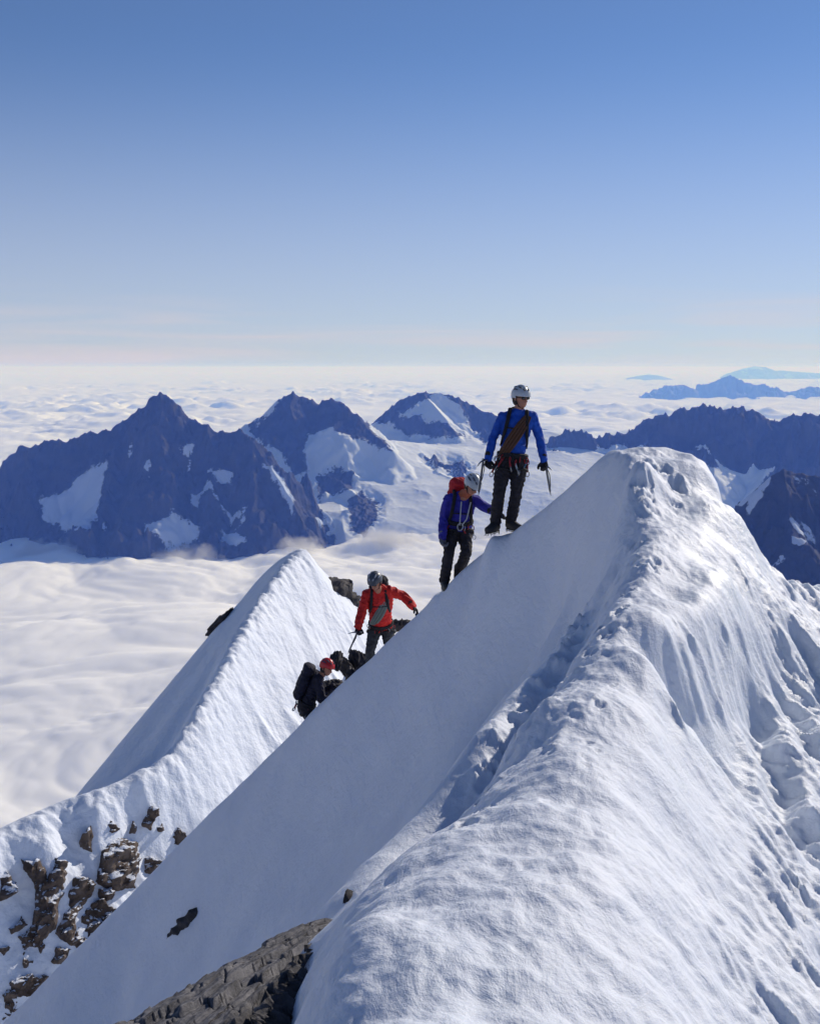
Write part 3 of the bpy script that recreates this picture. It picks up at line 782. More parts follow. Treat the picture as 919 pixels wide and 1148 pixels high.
def rock_patch(outline, G, xr, yr, n, h, lab, group=None, mat=None, soft=7, wl=1.2, seed=0, fr=1.0, lean=.6):
    X, Y = np.meshgrid(np.linspace(*xr, n), np.linspace(*yr, n))
    Zs = G(X, Y); px, py = proj(X, Y, Zs)
    px = px + 5 * fr * fbm(X * 1.3 / wl, Zs * 1.3 / wl, 4, seed + 501); py = py + 5 * fr * fbm(X * 1.3 / wl, Zs * 1.3 / wl, 4, seed + 507)
    m = poly_mask(px, py, outline, soft)
    gy, gx = np.gradient(Zs, Y[:, 0], X[0])
    nl = np.sqrt(gx ** 2 + gy ** 2 + 1)
    nx, ny, nz = -gx / nl, -gy / nl, 1 / nl
    wx_ = X + .35 * Zs; wy_ = Zs - .2 * X + .15 * Y
    rg = ridged(wx_ / wl, wy_ / wl, 6, seed + 511, .6)
    stp = fbm(wx_ / wl * .8, wy_ / wl * .8, 4, seed + 517)
    stp = np.floor(stp * 4) / 4 + .2 * stp + .25 * ridged(wx_ / wl * 4, wy_ / wl * 4, 3, seed + 519)
    hh = (m - .5) * h + np.clip(m * 1.4 - .2, 0, 1) * h * lean * (.8 * (rg - .7) + stp) 
    hh = hh - sstep(.45, .15, m) * h * .5
    X, Y, Z = X + nx * hh, Y + ny * hh, Zs + nz * hh
    keep = m > .12
    idx = -np.ones(X.shape, int); kk = keep.copy()
    kk[1:] |= keep[:-1]; kk[:-1] |= keep[1:]; kk[:, 1:] |= keep[:, :-1]; kk[:, :-1] |= keep[:, 1:]
    idx[kk] = np.arange(kk.sum())
    q = np.stack([idx[:-1, :-1], idx[:-1, 1:], idx[1:, 1:], idx[1:, :-1]], -1).reshape(-1, 4)
    q = q[(q >= 0).all(1)]
    if len(q) == 0:
        print('EMPTY ROCK', lab); return None
    par = np.arange(idx.max() + 1)          # keep the one connected rock
    ed = np.concatenate([q[:, [0, 1]], q[:, [1, 2]], q[:, [2, 3]], q[:, [3, 0]]])
    for _ in range(400):
        old = par.copy()
        np.minimum.at(par, ed[:, 0], par[ed[:, 1]]); np.minimum.at(par, ed[:, 1], par[ed[:, 0]]); par = par[par]
        if (par == old).all(): break
    big = np.bincount(par[q[:, 0]]).argmax(); q = q[par[q[:, 0]] == big]
    used = np.unique(q); remap = -np.ones(idx.max() + 1, int); remap[used] = np.arange(len(used)); q = remap[q]
    me = bpy.data.meshes.new('rock_outcrop')
    me.from_pydata(np.stack([X[kk], Y[kk], Z[kk]], -1)[used].tolist(), [], q.tolist())
    me.materials.append(mat or ROCK_BROWN)
    me.shade_smooth()
    o = bpy.data.objects.new('rock_outcrop', me); COL.objects.link(o)
    return tag(o, lab, 'rock', group)

def auto_patch(outline, G, d0, d1, h, lab, group=GRP_R, grow=1.4, **kw):
    pts = [G.hit(px, py, d0, d1) for px, py in outline]
    pts = np.array([p for p in pts if p is not None])
    if len(pts) == 0:
        print('NO HIT', lab); return
    # ignore strays behind
    md = np.median(pts[:, 1]); pts = pts[np.abs(pts[:, 1] - md) < grow * 5]
    xr = (pts[:, 0].min() - grow, pts[:, 0].max() + grow); yr = (pts[:, 1].min() - grow, pts[:, 1].max() + grow)
    return rock_patch(outline, G, xr, yr, kw.pop('n', 130), h, lab, group, **kw)

PATCHES = [
 ([(28, 962), (45, 966), (52, 985), (62, 962), (78, 966), (82, 985), (70, 1010), (62, 1040), (50, 1060), (35, 1050), (40, 1010)], 'tall forked brown rock outcrop low on the snow ridge at the left edge', 1),
 ([(86, 985), (101, 985), (99, 1005), (86, 1030), (80, 1060), (62, 1046), (75, 1015)], 'narrow brown rock rib just right of the tall forked outcrop', 2),
 ([(94, 1022), (115, 1010), (134, 1020), (122, 1045), (97, 1066), (82, 1062)], 'broad low brown rock beside the edge of the shaded snow face', 3),
 ([(104, 985), (112, 955), (135, 936), (151, 944), (159, 970), (150, 996), (130, 1001)], 'largest rounded brown rock outcrop in the middle of the lower ridge flank', 4),
 ([(155, 952), (176, 963), (192, 980), (180, 989), (163, 978)], 'slanting brown rock touching the right of the rounded outcrop', 5),
 ([(89, 946), (104, 923), (108, 940), (100, 958)], 'small pointed brown rock high and left above the rounded outcrop', 6),
 ([(143, 934), (152, 918), (154, 936)], 'tiny brown rock just above the rounded outcrop', 7),
 ([(159, 926), (168, 904), (176, 912), (170, 930)], 'small brown rock highest on the lit lower flank', 8),
 ([(190, 946), (200, 930), (211, 950), (203, 957)], 'small brown rock closest to the shaded face skyline', 9),
 ([(18, 1050), (40, 1035), (55, 1060), (48, 1086), (25, 1086)], 'dark rounded rock below the tall forked outcrop', 10),
 ([(6, 1106), (28, 1090), (52, 1098), (40, 1118), (10, 1118)], 'flat dark rock lowest at the left edge of the picture', 11),
 ([(2, 1062), (16, 1053), (20, 1068), (6, 1073)], 'small dark rock left of the dark rounded rock', 12),
 ([(10, 1040), (25, 1029), (30, 1038), (14, 1045)], 'thin dark rock sliver above the dark rounded rock', 13),
 ([(0, 985), (8, 975), (14, 990), (6, 1008), (0, 1010)], 'small brown rock cut by the left picture edge above the others', 14),
 ([(0, 1120), (10, 1112), (30, 1122), (24, 1140), (0, 1146)], 'dark rock at the very bottom of the left picture edge', 15),
 ([(60, 1062), (80, 1064), (70, 1082), (56, 1080)], 'small brown rock beside the shaded face, right of the dark rounded rock', 16),
 ([(112, 1002), (128, 1002), (126, 1010), (114, 1010)], 'thin brown rock just under the largest rounded outcrop', 17),
 ([(120, 930), (128, 922), (132, 930), (124, 936)], 'tiny brown rock above and left of the rounded outcrop top', 18),
 ([(176, 925), (184, 920), (186, 930), (179, 934)], 'tiny brown rock right of the highest small rock', 19),
]
for out, lab, sd in PATCHES:
    if sd < 0: continue
    auto_patch(out, MG, 30, 60, .38, lab, seed=sd * 13, soft=3.0, wl=1.1, n=190)
auto_patch([(366, 645), (378, 647), (394, 659), (406, 674), (404, 686), (390, 671), (376, 656)], MG, 52, 72, .55, 'jagged dark rock on the far right skyline of the second snow peak', None, grow=4.5, n=200, seed=301, soft=4, wl=1.5, mat=ROCK_DARK)
auto_patch([(186, 1057), (196, 1038), (224, 1014), (222, 1025), (206, 1041)], NG, 12, 22, .10, 'long thin dark rock streak poking through the blue shaded snow face', 'dark rock slivers in the shaded face', grow=.7, n=150, seed=321, soft=2.5, mat=ROCK_DARK, wl=.4, fr=.5)
auto_patch([(384, 1013), (392, 1000), (401, 991), (398, 1004), (388, 1016)], NG, 5.4, 22, .08, 'short dark rock sliver beside the lit rim of the snow', 'dark rock slivers in the shaded face', grow=.4, n=120, seed=325, soft=2.5, mat=ROCK_DARK, wl=.3, fr=.4)

def boulder(c, r, lab, seed, mat, group=None, name='rock'):
    bm = bmesh.new(); bmesh.ops.create_icosphere(bm, subdivisions=5, radius=1)
    co = np.array([v.co[:] for v in bm.verts])
    rs = np.random.RandomState(seed)
    q = co.copy()
    for k in range(18):            # split planes give broken faces
        n = rs.randn(3); n /= np.linalg.norm(n); h = rs.uniform(.42, .85)
        dd = q @ n - h
        q -= np.clip(dd, 0, None)[:, None] * n * .92
    q = q + .16 * ridged(co[:, 0] * 2 + co[:, 2], co[:, 1] * 2 - co[:, 2], 4, seed)[:, None] * co
    q = q * np.array(r)
    for v, p in zip(bm.verts, q): v.co = p
    o = link_bm(name, bm, mat, smooth=True); o.location = c
    tag(o, lab, 'rock', group); return o
GRP_B = 'dark rocks on the saddle behind the two lowest climbers'
for (px, py, d, r, lab, sd) in [
    (377, 741, 18.6, (.12, .15, .15), 'small grey-green rock just above the red helmet climber', 401),
    (404, 742, 19.2, (.22, .25, .27), 'largest dark rock on the saddle between the two lowest climbers', 402),
    (415, 750, 17.4, (.24, .18, .24), 'dark broken rock just behind the legs of the red jacket climber', 408),
    (388, 748, 19.0, (.16, .18, .15), 'dark rock wedged between the grey-green rock and the largest rock', 409),
    (394, 757, 18.4, (.14, .18, .16), 'dark rock low on the saddle beside the crest edge', 405),
    (448, 699, 17.6, (.13, .16, .12), 'small dark rock behind the right hip of the red jacket climber', 404),
    (373, 768, 17.9, (.18, .2, .14), 'dark rock beneath the reaching arm of the red helmet climber', 406)]:
    if lab.startswith('tiny'):
        h = MG.hit(px, py, 34, 66)
        c = h if h is not None else P(px, py, d); r = tuple(k * c[1] / 40 for k in r)
    else: c = P(px, py, d)
    g = float((MG if lab.startswith('tiny') else NG)(c[0], c[1])); rz = r[2] * 1.25
    top = c[2] + r[2]
    o = boulder((c[0], c[1], top - rz), (r[0] * 1.05, r[1] * 1.1, rz), lab, sd, ROCK_DARK, GRP_B)
    o.rotation_euler = (0, 0, sd)
# the saddle these rocks stand on
# dark edges on the left skyline
for (px, py, d, r, lab, sd, mt) in [((247), 700, 60.2, (.55, .8, 1.15), 'dark rock edge peeping over the left skyline below the second snow peak', 411, ROCK_DARK),
                                ((10), 962, 38.6, (.55, .6, .38), 'dark rock on the ridge skyline at the far left edge', 412, ROCK_DARK)]:
    o = boulder(P(px, py, d), r, lab, sd, mt, None, 'rock_outcrop')
    o.rotation_euler = (0, R(42), 0)

# foreground slab
def slab():
    top = [(390, 1036, 4.45), (364, 1037, 4.38), (330, 1053, 4.25), (262, 1088, 4.0), (200, 1124, 3.75), (120, 1168, 3.5), (20, 1240, 3.2)]
    bot = [(396, 1036, 4.30), (374, 1058, 3.98), (345, 1090, 3.68), (324, 1120, 3.48), (304, 1152, 3.28), (270, 1215, 3.0), (200, 1330, 2.8)]
    def rs(l, n):
        q = np.array([P(*p) for p in l]); s = np.r_[0, np.cumsum(np.linalg.norm(np.diff(q, axis=0), axis=1))]; t = np.linspace(0, s[-1], n)
        return np.stack([np.interp(t, s, q[:, i]) for i in range(3)], 1)
    n, m = 560, 260
    T, B = rs(top, n), rs(bot, n)
    back = T + np.array([-.05, .10, -.42]); front = B + np.array([.02, -.06, -.40])
    v = np.linspace(0, 1, m)
    Pn = np.zeros((n, m, 3))
    for j, t in enumerate(v):
        if t < .22: Pn[:, j] = back + (T - back) * (t / .22)
        elif t < .78: Pn[:, j] = T + (B - T) * ((t - .22) / .56)
        else: Pn[:, j] = B + (front - B) * ((t - .78) / .22)
    w = (v - .22) / .56
    S = np.linspace(0, 2.1, n)[:, None] * np.ones(m)[None]; Wd = np.ones(n)[:, None] * w[None]
    # bedding steps run the length of the slab
    q = Wd * 9 + .35 * fbm(S * 1.1, Wd * 1.2, 4, 601) + S * .5
    L = np.floor(q).astype(int); fr_ = q - L
    st = L + sstep(.0, .10, fr_)
    rnd = lambda a, b, sd: (np.sin(a * 127.1 + b * 311.7 + sd * 74.7) * 43758.5453) % 1
    bk = S * (2.2 + 2.5 * rnd(L, 0, 1)) + rnd(L, 0, 2) * 7 + .25 * fbm(S * 5, Wd * 7, 3, 603)
    Bk = np.floor(bk); fb = bk - Bk
    hgt = -.011 * (st - 5) + .030 * (rnd(L, Bk, 3) - .5) - .014 * np.exp(-(np.minimum(fb, 1 - fb) / .05) ** 2) - .008 * np.exp(-(fr_ / .12) ** 2)
    hgt += .004 * fbm(S * 14, Wd * 20, 5, 605) + .012 * fbm(S * 2, Wd * 3, 3, 606)
    rub = sstep(.58, .72, Wd + .1 * fbm(S * 4, Wd * 3, 3, 617))
    hgt = hgt * (1 - .4 * rub) + rub * (.045 * (ridged(S * 5, Wd * 6, 5, 611, .6) - 1) - .03)
    nrm = np.cross(np.gradient(Pn, axis=0), np.gradient(Pn, axis=1)); nrm /= np.linalg.norm(nrm, axis=2, keepdims=True) + 1e-9
    if nrm[n // 2, m // 2, 2] < 0: nrm = -nrm
    tip = sstep(0, .3, S); Pn = Pn + nrm * (hgt * (.25 + .75 * tip))[..., None]
    t = NT('slab_rock')
    cx_ = t.n.new('ShaderNodeCombineXYZ'); t.link(t.attr('run'), cx_.inputs[0]); t.link(t.attr('across'), cx_.inputs[1])
    n1 = t.noise(5, 9, .68, vec=cx_.outputs[0], stretch=(.8, 4.5, 1), dist=.2)
    n2 = t.noise(9, 8, .7, vec=cx_.outputs[0], stretch=(.5, 6, 1), dist=.3)
    col = t.ramp(n1, [(.32, (.055, .056, .064)), (.5, (.15, .15, .165)), (.7, (.27, .265, .28))])
    col = t.mix(t.ramp(n2, [(.36, (1, 1, 1)), (.46, (0, 0, 0))]), col, (.025, .022, .022))
    col = t.mix(t.ramp(t.attr('across'), [(.50, (0, 0, 0)), (.66, (.75, .75, .75))]), col, t.ramp(t.noise(22, 6, .7), [(.35, (.018, .017, .019)), (.7, (.11, .105, .11))]))
    t.set(Base_Color=col, Roughness=.78, Specular_IOR_Level=.35)
    b = t.bump(n2, .8, .02); b = t.bump(t.noise(60, 8, .7), .6, .008, b); t.set(Normal=b)
    o = grid_mesh('rock_slab', Pn[..., 0], Pn[..., 1], Pn[..., 2], t.m, {'run': S, 'across': Wd})
    tag(o, 'grey-brown layered rock slab sloping down beside the foreground snow', 'rock')
slab()
# ------------------------------------------------------------------ people
V = Vector
def frame(axis):
    z = axis.normalized(); a = V((0, 0, 1)) if abs(z.z) < .9 else V((1, 0, 0))
    x = a.cross(z).normalized(); y = z.cross(x)
    return x, y, z
def cap(bm, a, ra, b, rb, seg=14):
    """tapered limb with round ends"""
    a, b = V(a), V(b); d = b - a; L = d.length
    if L < 1e-6: L = 1e-6; d = V((0, 0, 1)) * L
    x, y, z = frame(d)
    rings = []
    prof = []
    for k in range(5):
        t = math.pi / 2 * (1 - k / 4.0); prof.append((-ra * math.sin(t), ra * math.cos(t)))
    for k in range(5):
        t = math.pi / 2 * k / 4.0; prof.append((L + rb * math.sin(t), rb * math.cos(t)))
    for h, r in prof:
        if r < 1e-5: rings.append([bm.verts.new(a + z * h)]); continue
        rings.append([bm.verts.new(a + z * h + (x * math.cos(2 * math.pi * i / seg) + y * math.sin(2 * math.pi * i / seg)) * r) for i in range(seg)])
    for p, q in zip(rings[:-1], rings[1:]):
        for i in range(seg):
            j = (i + 1) % seg
            if len(p) == 1: bm.faces.new((p[0], q[j], q[i]))
            elif len(q) == 1: bm.faces.new((p[i], p[j], q[0]))
            else: bm.faces.new((p[i], p[j], q[j], q[i]))
def chain(bm, pts, rs, seg=10):
    for i in range(len(pts) - 1): cap(bm, pts[i], rs[i], pts[i + 1], rs[i + 1], seg)
def ell(bm, c, x, y, z, rx, ry, rz, sub=3):
    M = Matrix((x * rx, y * ry, z * rz)).transposed().to_4x4(); M.translation = c
    bmesh.ops.create_icosphere(bm, subdivisions=sub, radius=1, matrix=M)
def box(bm, c, x, y, z, rx, ry, rz):
    M = Matrix((x * rx, y * ry, z * rz)).transposed().to_4x4(); M.translation = c
    bmesh.ops.create_cube(bm, size=2, matrix=M)
def ring(bm, c, ax, rx, ry, r, n=18, xdir=None, seg=8):
    x, y, z = frame(ax)
    if xdir is not None: x = (xdir - z * xdir.dot(z)).normalized(); y = z.cross(x)
    pts = [c + x * rx * math.cos(2 * math.pi * i / n) + y * ry * math.sin(2 * math.pi * i / n) for i in range(n + 1)]
    chain(bm, pts, [r] * (n + 1), seg)
def fused(name, bm, vox, it, mat, parent, wr=0, wf=14, seed=0):
    me = bpy.data.meshes.new(name); bm.to_mesh(me); bm.free()
    tmp = bpy.data.objects.new(name + '_raw', me); COL.objects.link(tmp)
    m = tmp.modifiers.new('r', 'REMESH'); m.mode = 'VOXEL'; m.voxel_size = vox
    if it:
        s = tmp.modifiers.new('s', 'SMOOTH'); s.iterations = it; s.factor = .5
    bpy.context.view_layer.update()
    dg = bpy.context.evaluated_depsgraph_get()
    out = bpy.data.meshes.new_from_object(tmp.evaluated_get(dg)); out.name = name
    bpy.data.objects.remove(tmp); bpy.data.meshes.remove(me)
    if wr:
        n = len(out.vertices); co = np.zeros(n * 3, np.float32); out.vertices.foreach_get('co', co); co = co.reshape(-1, 3)
        nr = np.zeros(n * 3, np.float32); out.vertex_normals.foreach_get('vector', nr); nr = nr.reshape(-1, 3)
        d = ridged((co[:, 0] + co[:, 1] * .7) * wf * .7, co[:, 2] * wf + co[:, 0] * 4, 3, seed + 700) - .9
        co += nr * (d * wr)[:, None]; out.vertices.foreach_set('co', co.ravel()); out.update()
    out.shade_smooth(); out.materials.clear(); out.materials.append(mat)
    o = bpy.data.objects.new(name, out); COL.objects.link(o); 
    if parent: o.parent = parent; o.matrix_parent_inverse = Matrix.Translation(-parent.location)
    return o
def plain(name, bm, mat, parent):
    o = link_bm(name, bm, mat)
    if parent:
        o.parent = parent; o.matrix_parent_inverse = Matrix.Translation(-parent.location) if parent.parent is None else Matrix.Identity(4)
    return o

def hand(bm, W, D, N, T, g=0., curl=(30, 40, 30), sc=1.0):
    D = D.normalized(); N = (N - D * N.dot(D)).normalized(); T = (T - D * T.dot(D) - N * T.dot(N)).normalized()
    for k, off in enumerate((.030, .010, -.010, -.029)):
        a = W + T * off * .6 * sc + D * .012; b = W + T * off * sc + D * (.088 - abs(off - .008) * .25) * sc
        cap(bm, a, .016 + g, b, .0135 + g, 8)
        L = (.9, 1.0, .94, .76)[k]; p = b; ang = 0
        for s, ln in enumerate((.043, .028, .022)):
            ang += R(curl[s] + k * 3)
            q = p + (D * math.cos(ang) + N * math.sin(ang)) * ln * L * sc
            cap(bm, p, .0098 - s * .0012 + g, q, .0086 - s * .0012 + g, 8); p = q
    p = W + D * .028 * sc + T * .030 * sc
    for s, (ln, dv) in enumerate(((.04, T * .75 + D * .6 + N * .25), (.032, T * .25 + D * .75 + N * .6), (.026, D * .7 + N * .8 - T * .1))):
        q = p + dv.normalized() * ln * sc; cap(bm, p, .0125 - s * .0015 + g, q, .011 - s * .0015 + g, 8); p = q

SKIN = mat_plain('skin', (.42, .19, .12), .55, 0, .4)
HAIR = mat_plain('hair', (.03, .02, .015), .7)
BLACK = mat_cloth('black_cloth', (.022, .021, .025), (.012, .012, .015))
DKTROU = mat_cloth('dark_trousers', (.030, .026, .032), (.016, .014, .018), .8, 20, .6)
BOOTM = mat_plain('boot_leather', (.03, .026, .026), .6)
SOLE = mat_plain('rubber', (.015, .015, .015), .8)
STEEL = mat_plain('steel', (.35, .36, .38), .35, .9)
GLASS = mat_plain('dark_lens', (.01, .01, .012), .12)
WHITEP = mat_plain('helmet_pale', (.48, .52, .56), .35)
GREYP = mat_plain('helmet_grey', (.07, .08, .10), .4)
REDP = mat_plain('helmet_red', (.55, .02, .025), .35)
VENT = mat_plain('vent_dark', (.03, .05, .10), .6)
BLUEJ = mat_cloth('blue_jersey', (.012, .085, .48), (.008, .055, .33), .75, 22, .5)
INDIGO = mat_cloth('indigo_jacket', (.035, .03, .34), (.02, .018, .20), .7, 18, .7)
REDJ = mat_cloth('red_jacket', (.62, .025, .02), (.45, .015, .015), .7, 18, .7)
REDPACK = mat_cloth('red_pack', (.50, .02, .03), (.32, .012, .018), .7, 18, .6)
DKPACK = mat_cloth('dark_pack', (.03, .028, .035), (.015, .015, .018), .8, 18, .6)
GREYTROU = mat_cloth('grey_trousers', (.055, .06, .065), (.03, .035, .04), .8, 18, .6)
NAVY = mat_cloth('navy_jacket', (.022, .022, .042), (.012, .012, .024), .8, 18, .7)
ROPEB = mat_plain('rope_brown', (.10, .045, .025), .85)
ROPEG = mat_plain('rope_greygreen', (.16, .20, .19), .85)
ROPEW = mat_plain('sling_pale', (.40, .42, .46), .8)
SLR = mat_plain('sling_red', (.30, .02, .03), .8)
SLB = mat_plain('sling_cyan', (.05, .18, .32), .8)
GLOVEG = mat_cloth('grey_glove', (.20, .20, .22), (.12, .12, .14))
BALA = mat_plain('orange_buff', (.36, .09, .04), .8)

def person(label, base, J, f, head_f, mats, helm, opts):
    """J: joints (world). f: body facing, head_f: gaze"""
    root = bpy.data.objects.new('person', None); COL.objects.link(root); root.location = base
    tag(root, label, 'person', 'climbers following one another up the snow crest')
    up = V((0, 0, 1))
    SL, SR, HL, HR = J['SL'], J['SR'], J['HL'], J['HR']
    sh = (SL + SR) / 2; hp = (HL + HR) / 2
    sp = (sh - hp).normalized(); side = (SR - SL).normalized(); side = (side - sp * side.dot(sp)).normalized()
    f = (f - sp * f.dot(sp)); f = (f - side * f.dot(side)).normalized()
    hc = J['head']; hf = head_f.normalized()
    hu = (J.get('hup', up)); hu = (hu - hf * hu.dot(hf)).normalized(); hs = hf.cross(hu).normalized()
    tl = (sh - hp).length
    def torso(bm, g):
        cap(bm, SL + side * .045, .052 + g, SR - side * .045, .052 + g)
        for S in (SL, SR): cap(bm, sh + sp * .055, .045 + g, S.lerp(sh, .35) + sp * .012, .045 + g)
        ell(bm, sh - sp * tl * .28, side, f, sp, .165 + g, .112 + g, tl * .36 + g)
        ell(bm, sh - sp * tl * .66, side, f, sp, .138 + g, .098 + g, tl * .30 + g)
        for s, S in ((1, SR), (-1, SL)):
            cap(bm, S - side * s * .035, .056 + g, sh - sp * tl * .30 + side * s * .07, .085 + g)
    def pelvis(bm, g):
        ell(bm, hp + sp * .03, side, f, sp, .158 + g, .108 + g, .12 + g)
        cap(bm, HL, .085 + g, HR, .085 + g)
    def arm(bm, k, g, end=1.0, cuff=0):
        S, E, W = J['S' + k], J['E' + k], J['W' + k]
        cap(bm, S, .054 + g, E, .042 + g); cap(bm, E, .043 + g, E.lerp(W, .4), .041 + g); cap(bm, E.lerp(W, .4), .041 + g, E.lerp(W, end), .029 + g + cuff)
    def leg(bm, k, g, end=1.0, cuff=0):
        H, K, A = J['H' + k], J['K' + k], J['A' + k]
        cap(bm, H, .088 + g, H.lerp(K, .5), .074 + g); cap(bm, H.lerp(K, .5), .074 + g, K, .055 + g)
        cap(bm, K, .056 + g, K.lerp(A, .35), .056 + g); cap(bm, K.lerp(A, .35), .056 + g, K.lerp(A, end), .038 + g + cuff)
    def foot(bm, k, g):
        A = J['A' + k]; T = J['T' + k]; d = (T - A); d = d.normalized()
        heel = A - d * .035 - V((0, 0, .045)); ball = A + d * .13 - V((0, 0, .058)); toe = A + d * .19 - V((0, 0, .058))
        cap(bm, A, .040 + g, heel, .036 + g); cap(bm, A - V((0, 0, .015)), .040 + g, ball, .038 + g); cap(bm, heel, .034 + g, ball, .038 + g); cap(bm, ball, .038 + g, toe, .028 + g)
    # body: one skin
    bm = bmesh.new(); torso(bm, 0); pelvis(bm, 0)
    for k in 'LR': arm(bm, k, 0); leg(bm, k, 0); foot(bm, k, 0)
    cap(bm, sh + sp * .0, .062, hc - hu * .07 - hf * .01, .054)
    ell(bm, hc + hu * .015 - hf * .01, hs, hf, hu, .076, .095, .112)
    ell(bm, hc - hu * .055 + hf * .025, hs, hf, hu, .055, .062, .062)            # jaw
    cap(bm, hc + hu * .005 + hf * .088, .011, hc - hu * .030 + hf * .104, .015)    # nose
    cap(bm, hc + hu * .025 + hf * .080 - hs * .035, .012, hc + hu * .025 + hf * .080 + hs * .035, .012)  # brow
    cap(bm, hc - hu * .058 + hf * .082 - hs * .018, .008, hc - hu * .058 + hf * .082 + hs * .018, .008)  # lips
    ell(bm, hc - hu * .088 + hf * .060, hs, hf, hu, .022, .022, .02, 2)
    for s in (-1, 1): ell(bm, hc - hu * .005 - hf * .005 + hs * .078 * s, hs, hf, hu, .012, .02, .032, 2)
    for k in 'LR':
        hd, hn, ht = opts['hand' + k]
        hand(bm, J['W' + k], hd, hn, ht, 0, opts.get('curl' + k, (38, 48, 38)))
    fused('body', bm, .0065, 2, SKIN, root)
    # clothes
    bulk = mats.get('bulk', 0); bm = bmesh.new(); torso(bm, .016 + bulk)
    for k in 'LR': arm(bm, k, .013 + bulk * .7, 1.0, .006)
    if mats.get('hood'): ell(bm, sh + sp * .07 - f * .05, side, f, sp, .11, .075, .06)
    cap(bm, sh + sp * .0, .075, sh + sp * .055 + f * .012, .070)
    if mats.get('long'): ell(bm, hp + sp * .07, side, f, sp, .182, .135, .17)
    fused('jacket', bm, .008, 2, mats['jacket'], root, mats.get('wr', .006), seed=len(label))
    bm = bmesh.new(); pelvis(bm, .017)
    cap(bm, hp + sp * .06, .10, hp + sp * .12, .10)
    ell(bm, hp + sp * .09, side, f, sp, .155, .112, .07)
    for k in 'LR': leg(bm, k, .018, .96, .016)
    fused('trousers', bm, .008, 2, mats['trousers'], root, .009, 16, seed=len(label) + 9)
    for k in 'LR':
        bm = bmesh.new(); foot(bm, k, .014); A = J['A' + k]; cap(bm, A, .054, A + V((0, 0, .10)), .056)
        bo = fused('boot', bm, .007, 1, BOOTM, root)
        T = J['T' + k]; d = (T - A); d = d.normalized(); sd = d.cross(V((0, 0, 1))).normalized(); un = sd.cross(d)
        bm = bmesh.new()
        cap(bm, A - d * .03 - V((0, 0, .088)), .042, A + d * .19 - V((0, 0, .094)), .036)
        for v in bm.verts:
            z0 = A.z - .094; v.co.z = z0 + (v.co.z - z0) * .35
        so_ = link_bm('sole', bm, SOLE); so_.parent = bo
        bm = bmesh.new()
        q0 = A - V((0, 0, .112))
        for dd, ss in ((-.06, .025), (-.03, .035), (.06, .035), (.11, .042), (.17, .035)):
            for s in (-1, 1):
                p = q0 + d * dd + sd * ss * s; cap(bm, p + V((0, 0, .012)), .006, p - V((0, 0, .026)), .0018, 6)
        for s in (-1, 1):
            cap(bm, q0 - d * .06 + sd * .025 * s, .005, q0 + d * .17 + sd * .036 * s, .005, 6)
            p = q0 + d * .21 + sd * .02 * s; cap(bm, p, .006, p + d * .035 - V((0, 0, .012)), .002, 6)
        cap(bm, q0 - d * .06 + sd * .03 + V((0, 0, .05)), .005, q0 - d * .06 - sd * .03 + V((0, 0, .05)), .005, 6)
        cr = link_bm('crampon', bm, STEEL); cr.parent = bo
        bm = bmesh.new()
        hd, hn, ht = opts['hand' + k]
        W = J['W' + k]
        hand(bm, W, hd, hn, ht, .007, opts.get('curl' + k, (38, 48, 38)))
        cap(bm, W - hd.normalized() * .05, .043, W + hd.normalized() * .01, .036)
        gm = mats.get('glove' + k, mats['glove'])
        fused('glove', bm, .005, 1, gm, root)
    # helmet
    bm = bmesh.new(); bmesh.ops.create_uvsphere(bm, u_segments=40, v_segments=26, radius=1)
    kill = [v for v in bm.verts if v.co.z < (-.02 if v.co.y > .2 else -.30 - .25 * max(0, -v.co.y))]
    bmesh.ops.delete(bm, geom=kill, context='VERTS')
    for v in bm.verts:
        x, y, z = v.co
        lip = 1 + (.05 if z < .06 and y > .2 else 0)
        rib = 1 + .02 * math.cos(6 * math.atan2(x, max(z, .05)))
        v.co = hc + hu * (.028 + z * .118 * rib) + hf * (-.008 + y * .132 * lip) + hs * (x * .108 * rib)
    g_ = bmesh.ops.solidify(bm, geom=bm.faces[:], thickness=-.009)
    bmesh.ops.recalc_face_normals(bm, faces=bm.faces[:])
    he = link_bm('helmet', bm, helm); he.parent = root; he.matrix_parent_inverse = Matrix.Translation(-root.location)
    for s in (-1, 1):
        for a0, a1, e in ((-.7, -.15, .55), (.0, .5, .55), (-.4, .25, 1.0), (.62, .9, .45)):
            pts = []
            for t in range(6):
                a = a0 + (a1 - a0) * t / 5
                y = math.sin(a); r = math.cos(a); x = r * math.sin(e * .9) * s; z = r * math.cos(e * .9)
                pts.append(hc + hu * (.028 + z * .119) + hf * (-.008 + y * .134) + hs * (x * .110))
            bm = bmesh.new(); chain(bm, pts, [.004, .009, .011, .011, .009, .004], 8)
            ve = link_bm('vent', bm, opts.get('ventm', VENT)); ve.parent = he
    bm = bmesh.new()
    for s in (-1, 1):
        chain(bm, [hc + hs * .088 * s + hu * .02 + hf * .02, hc + hs * .080 * s - hu * .03 + hf * .01, hc + hs * .05 * s - hu * .098 + hf * .03, hc - hu * .118 + hf * .045], [.006] * 4, 6)
    st = link_bm('chin_strap', bm, BLACK); st.parent = he
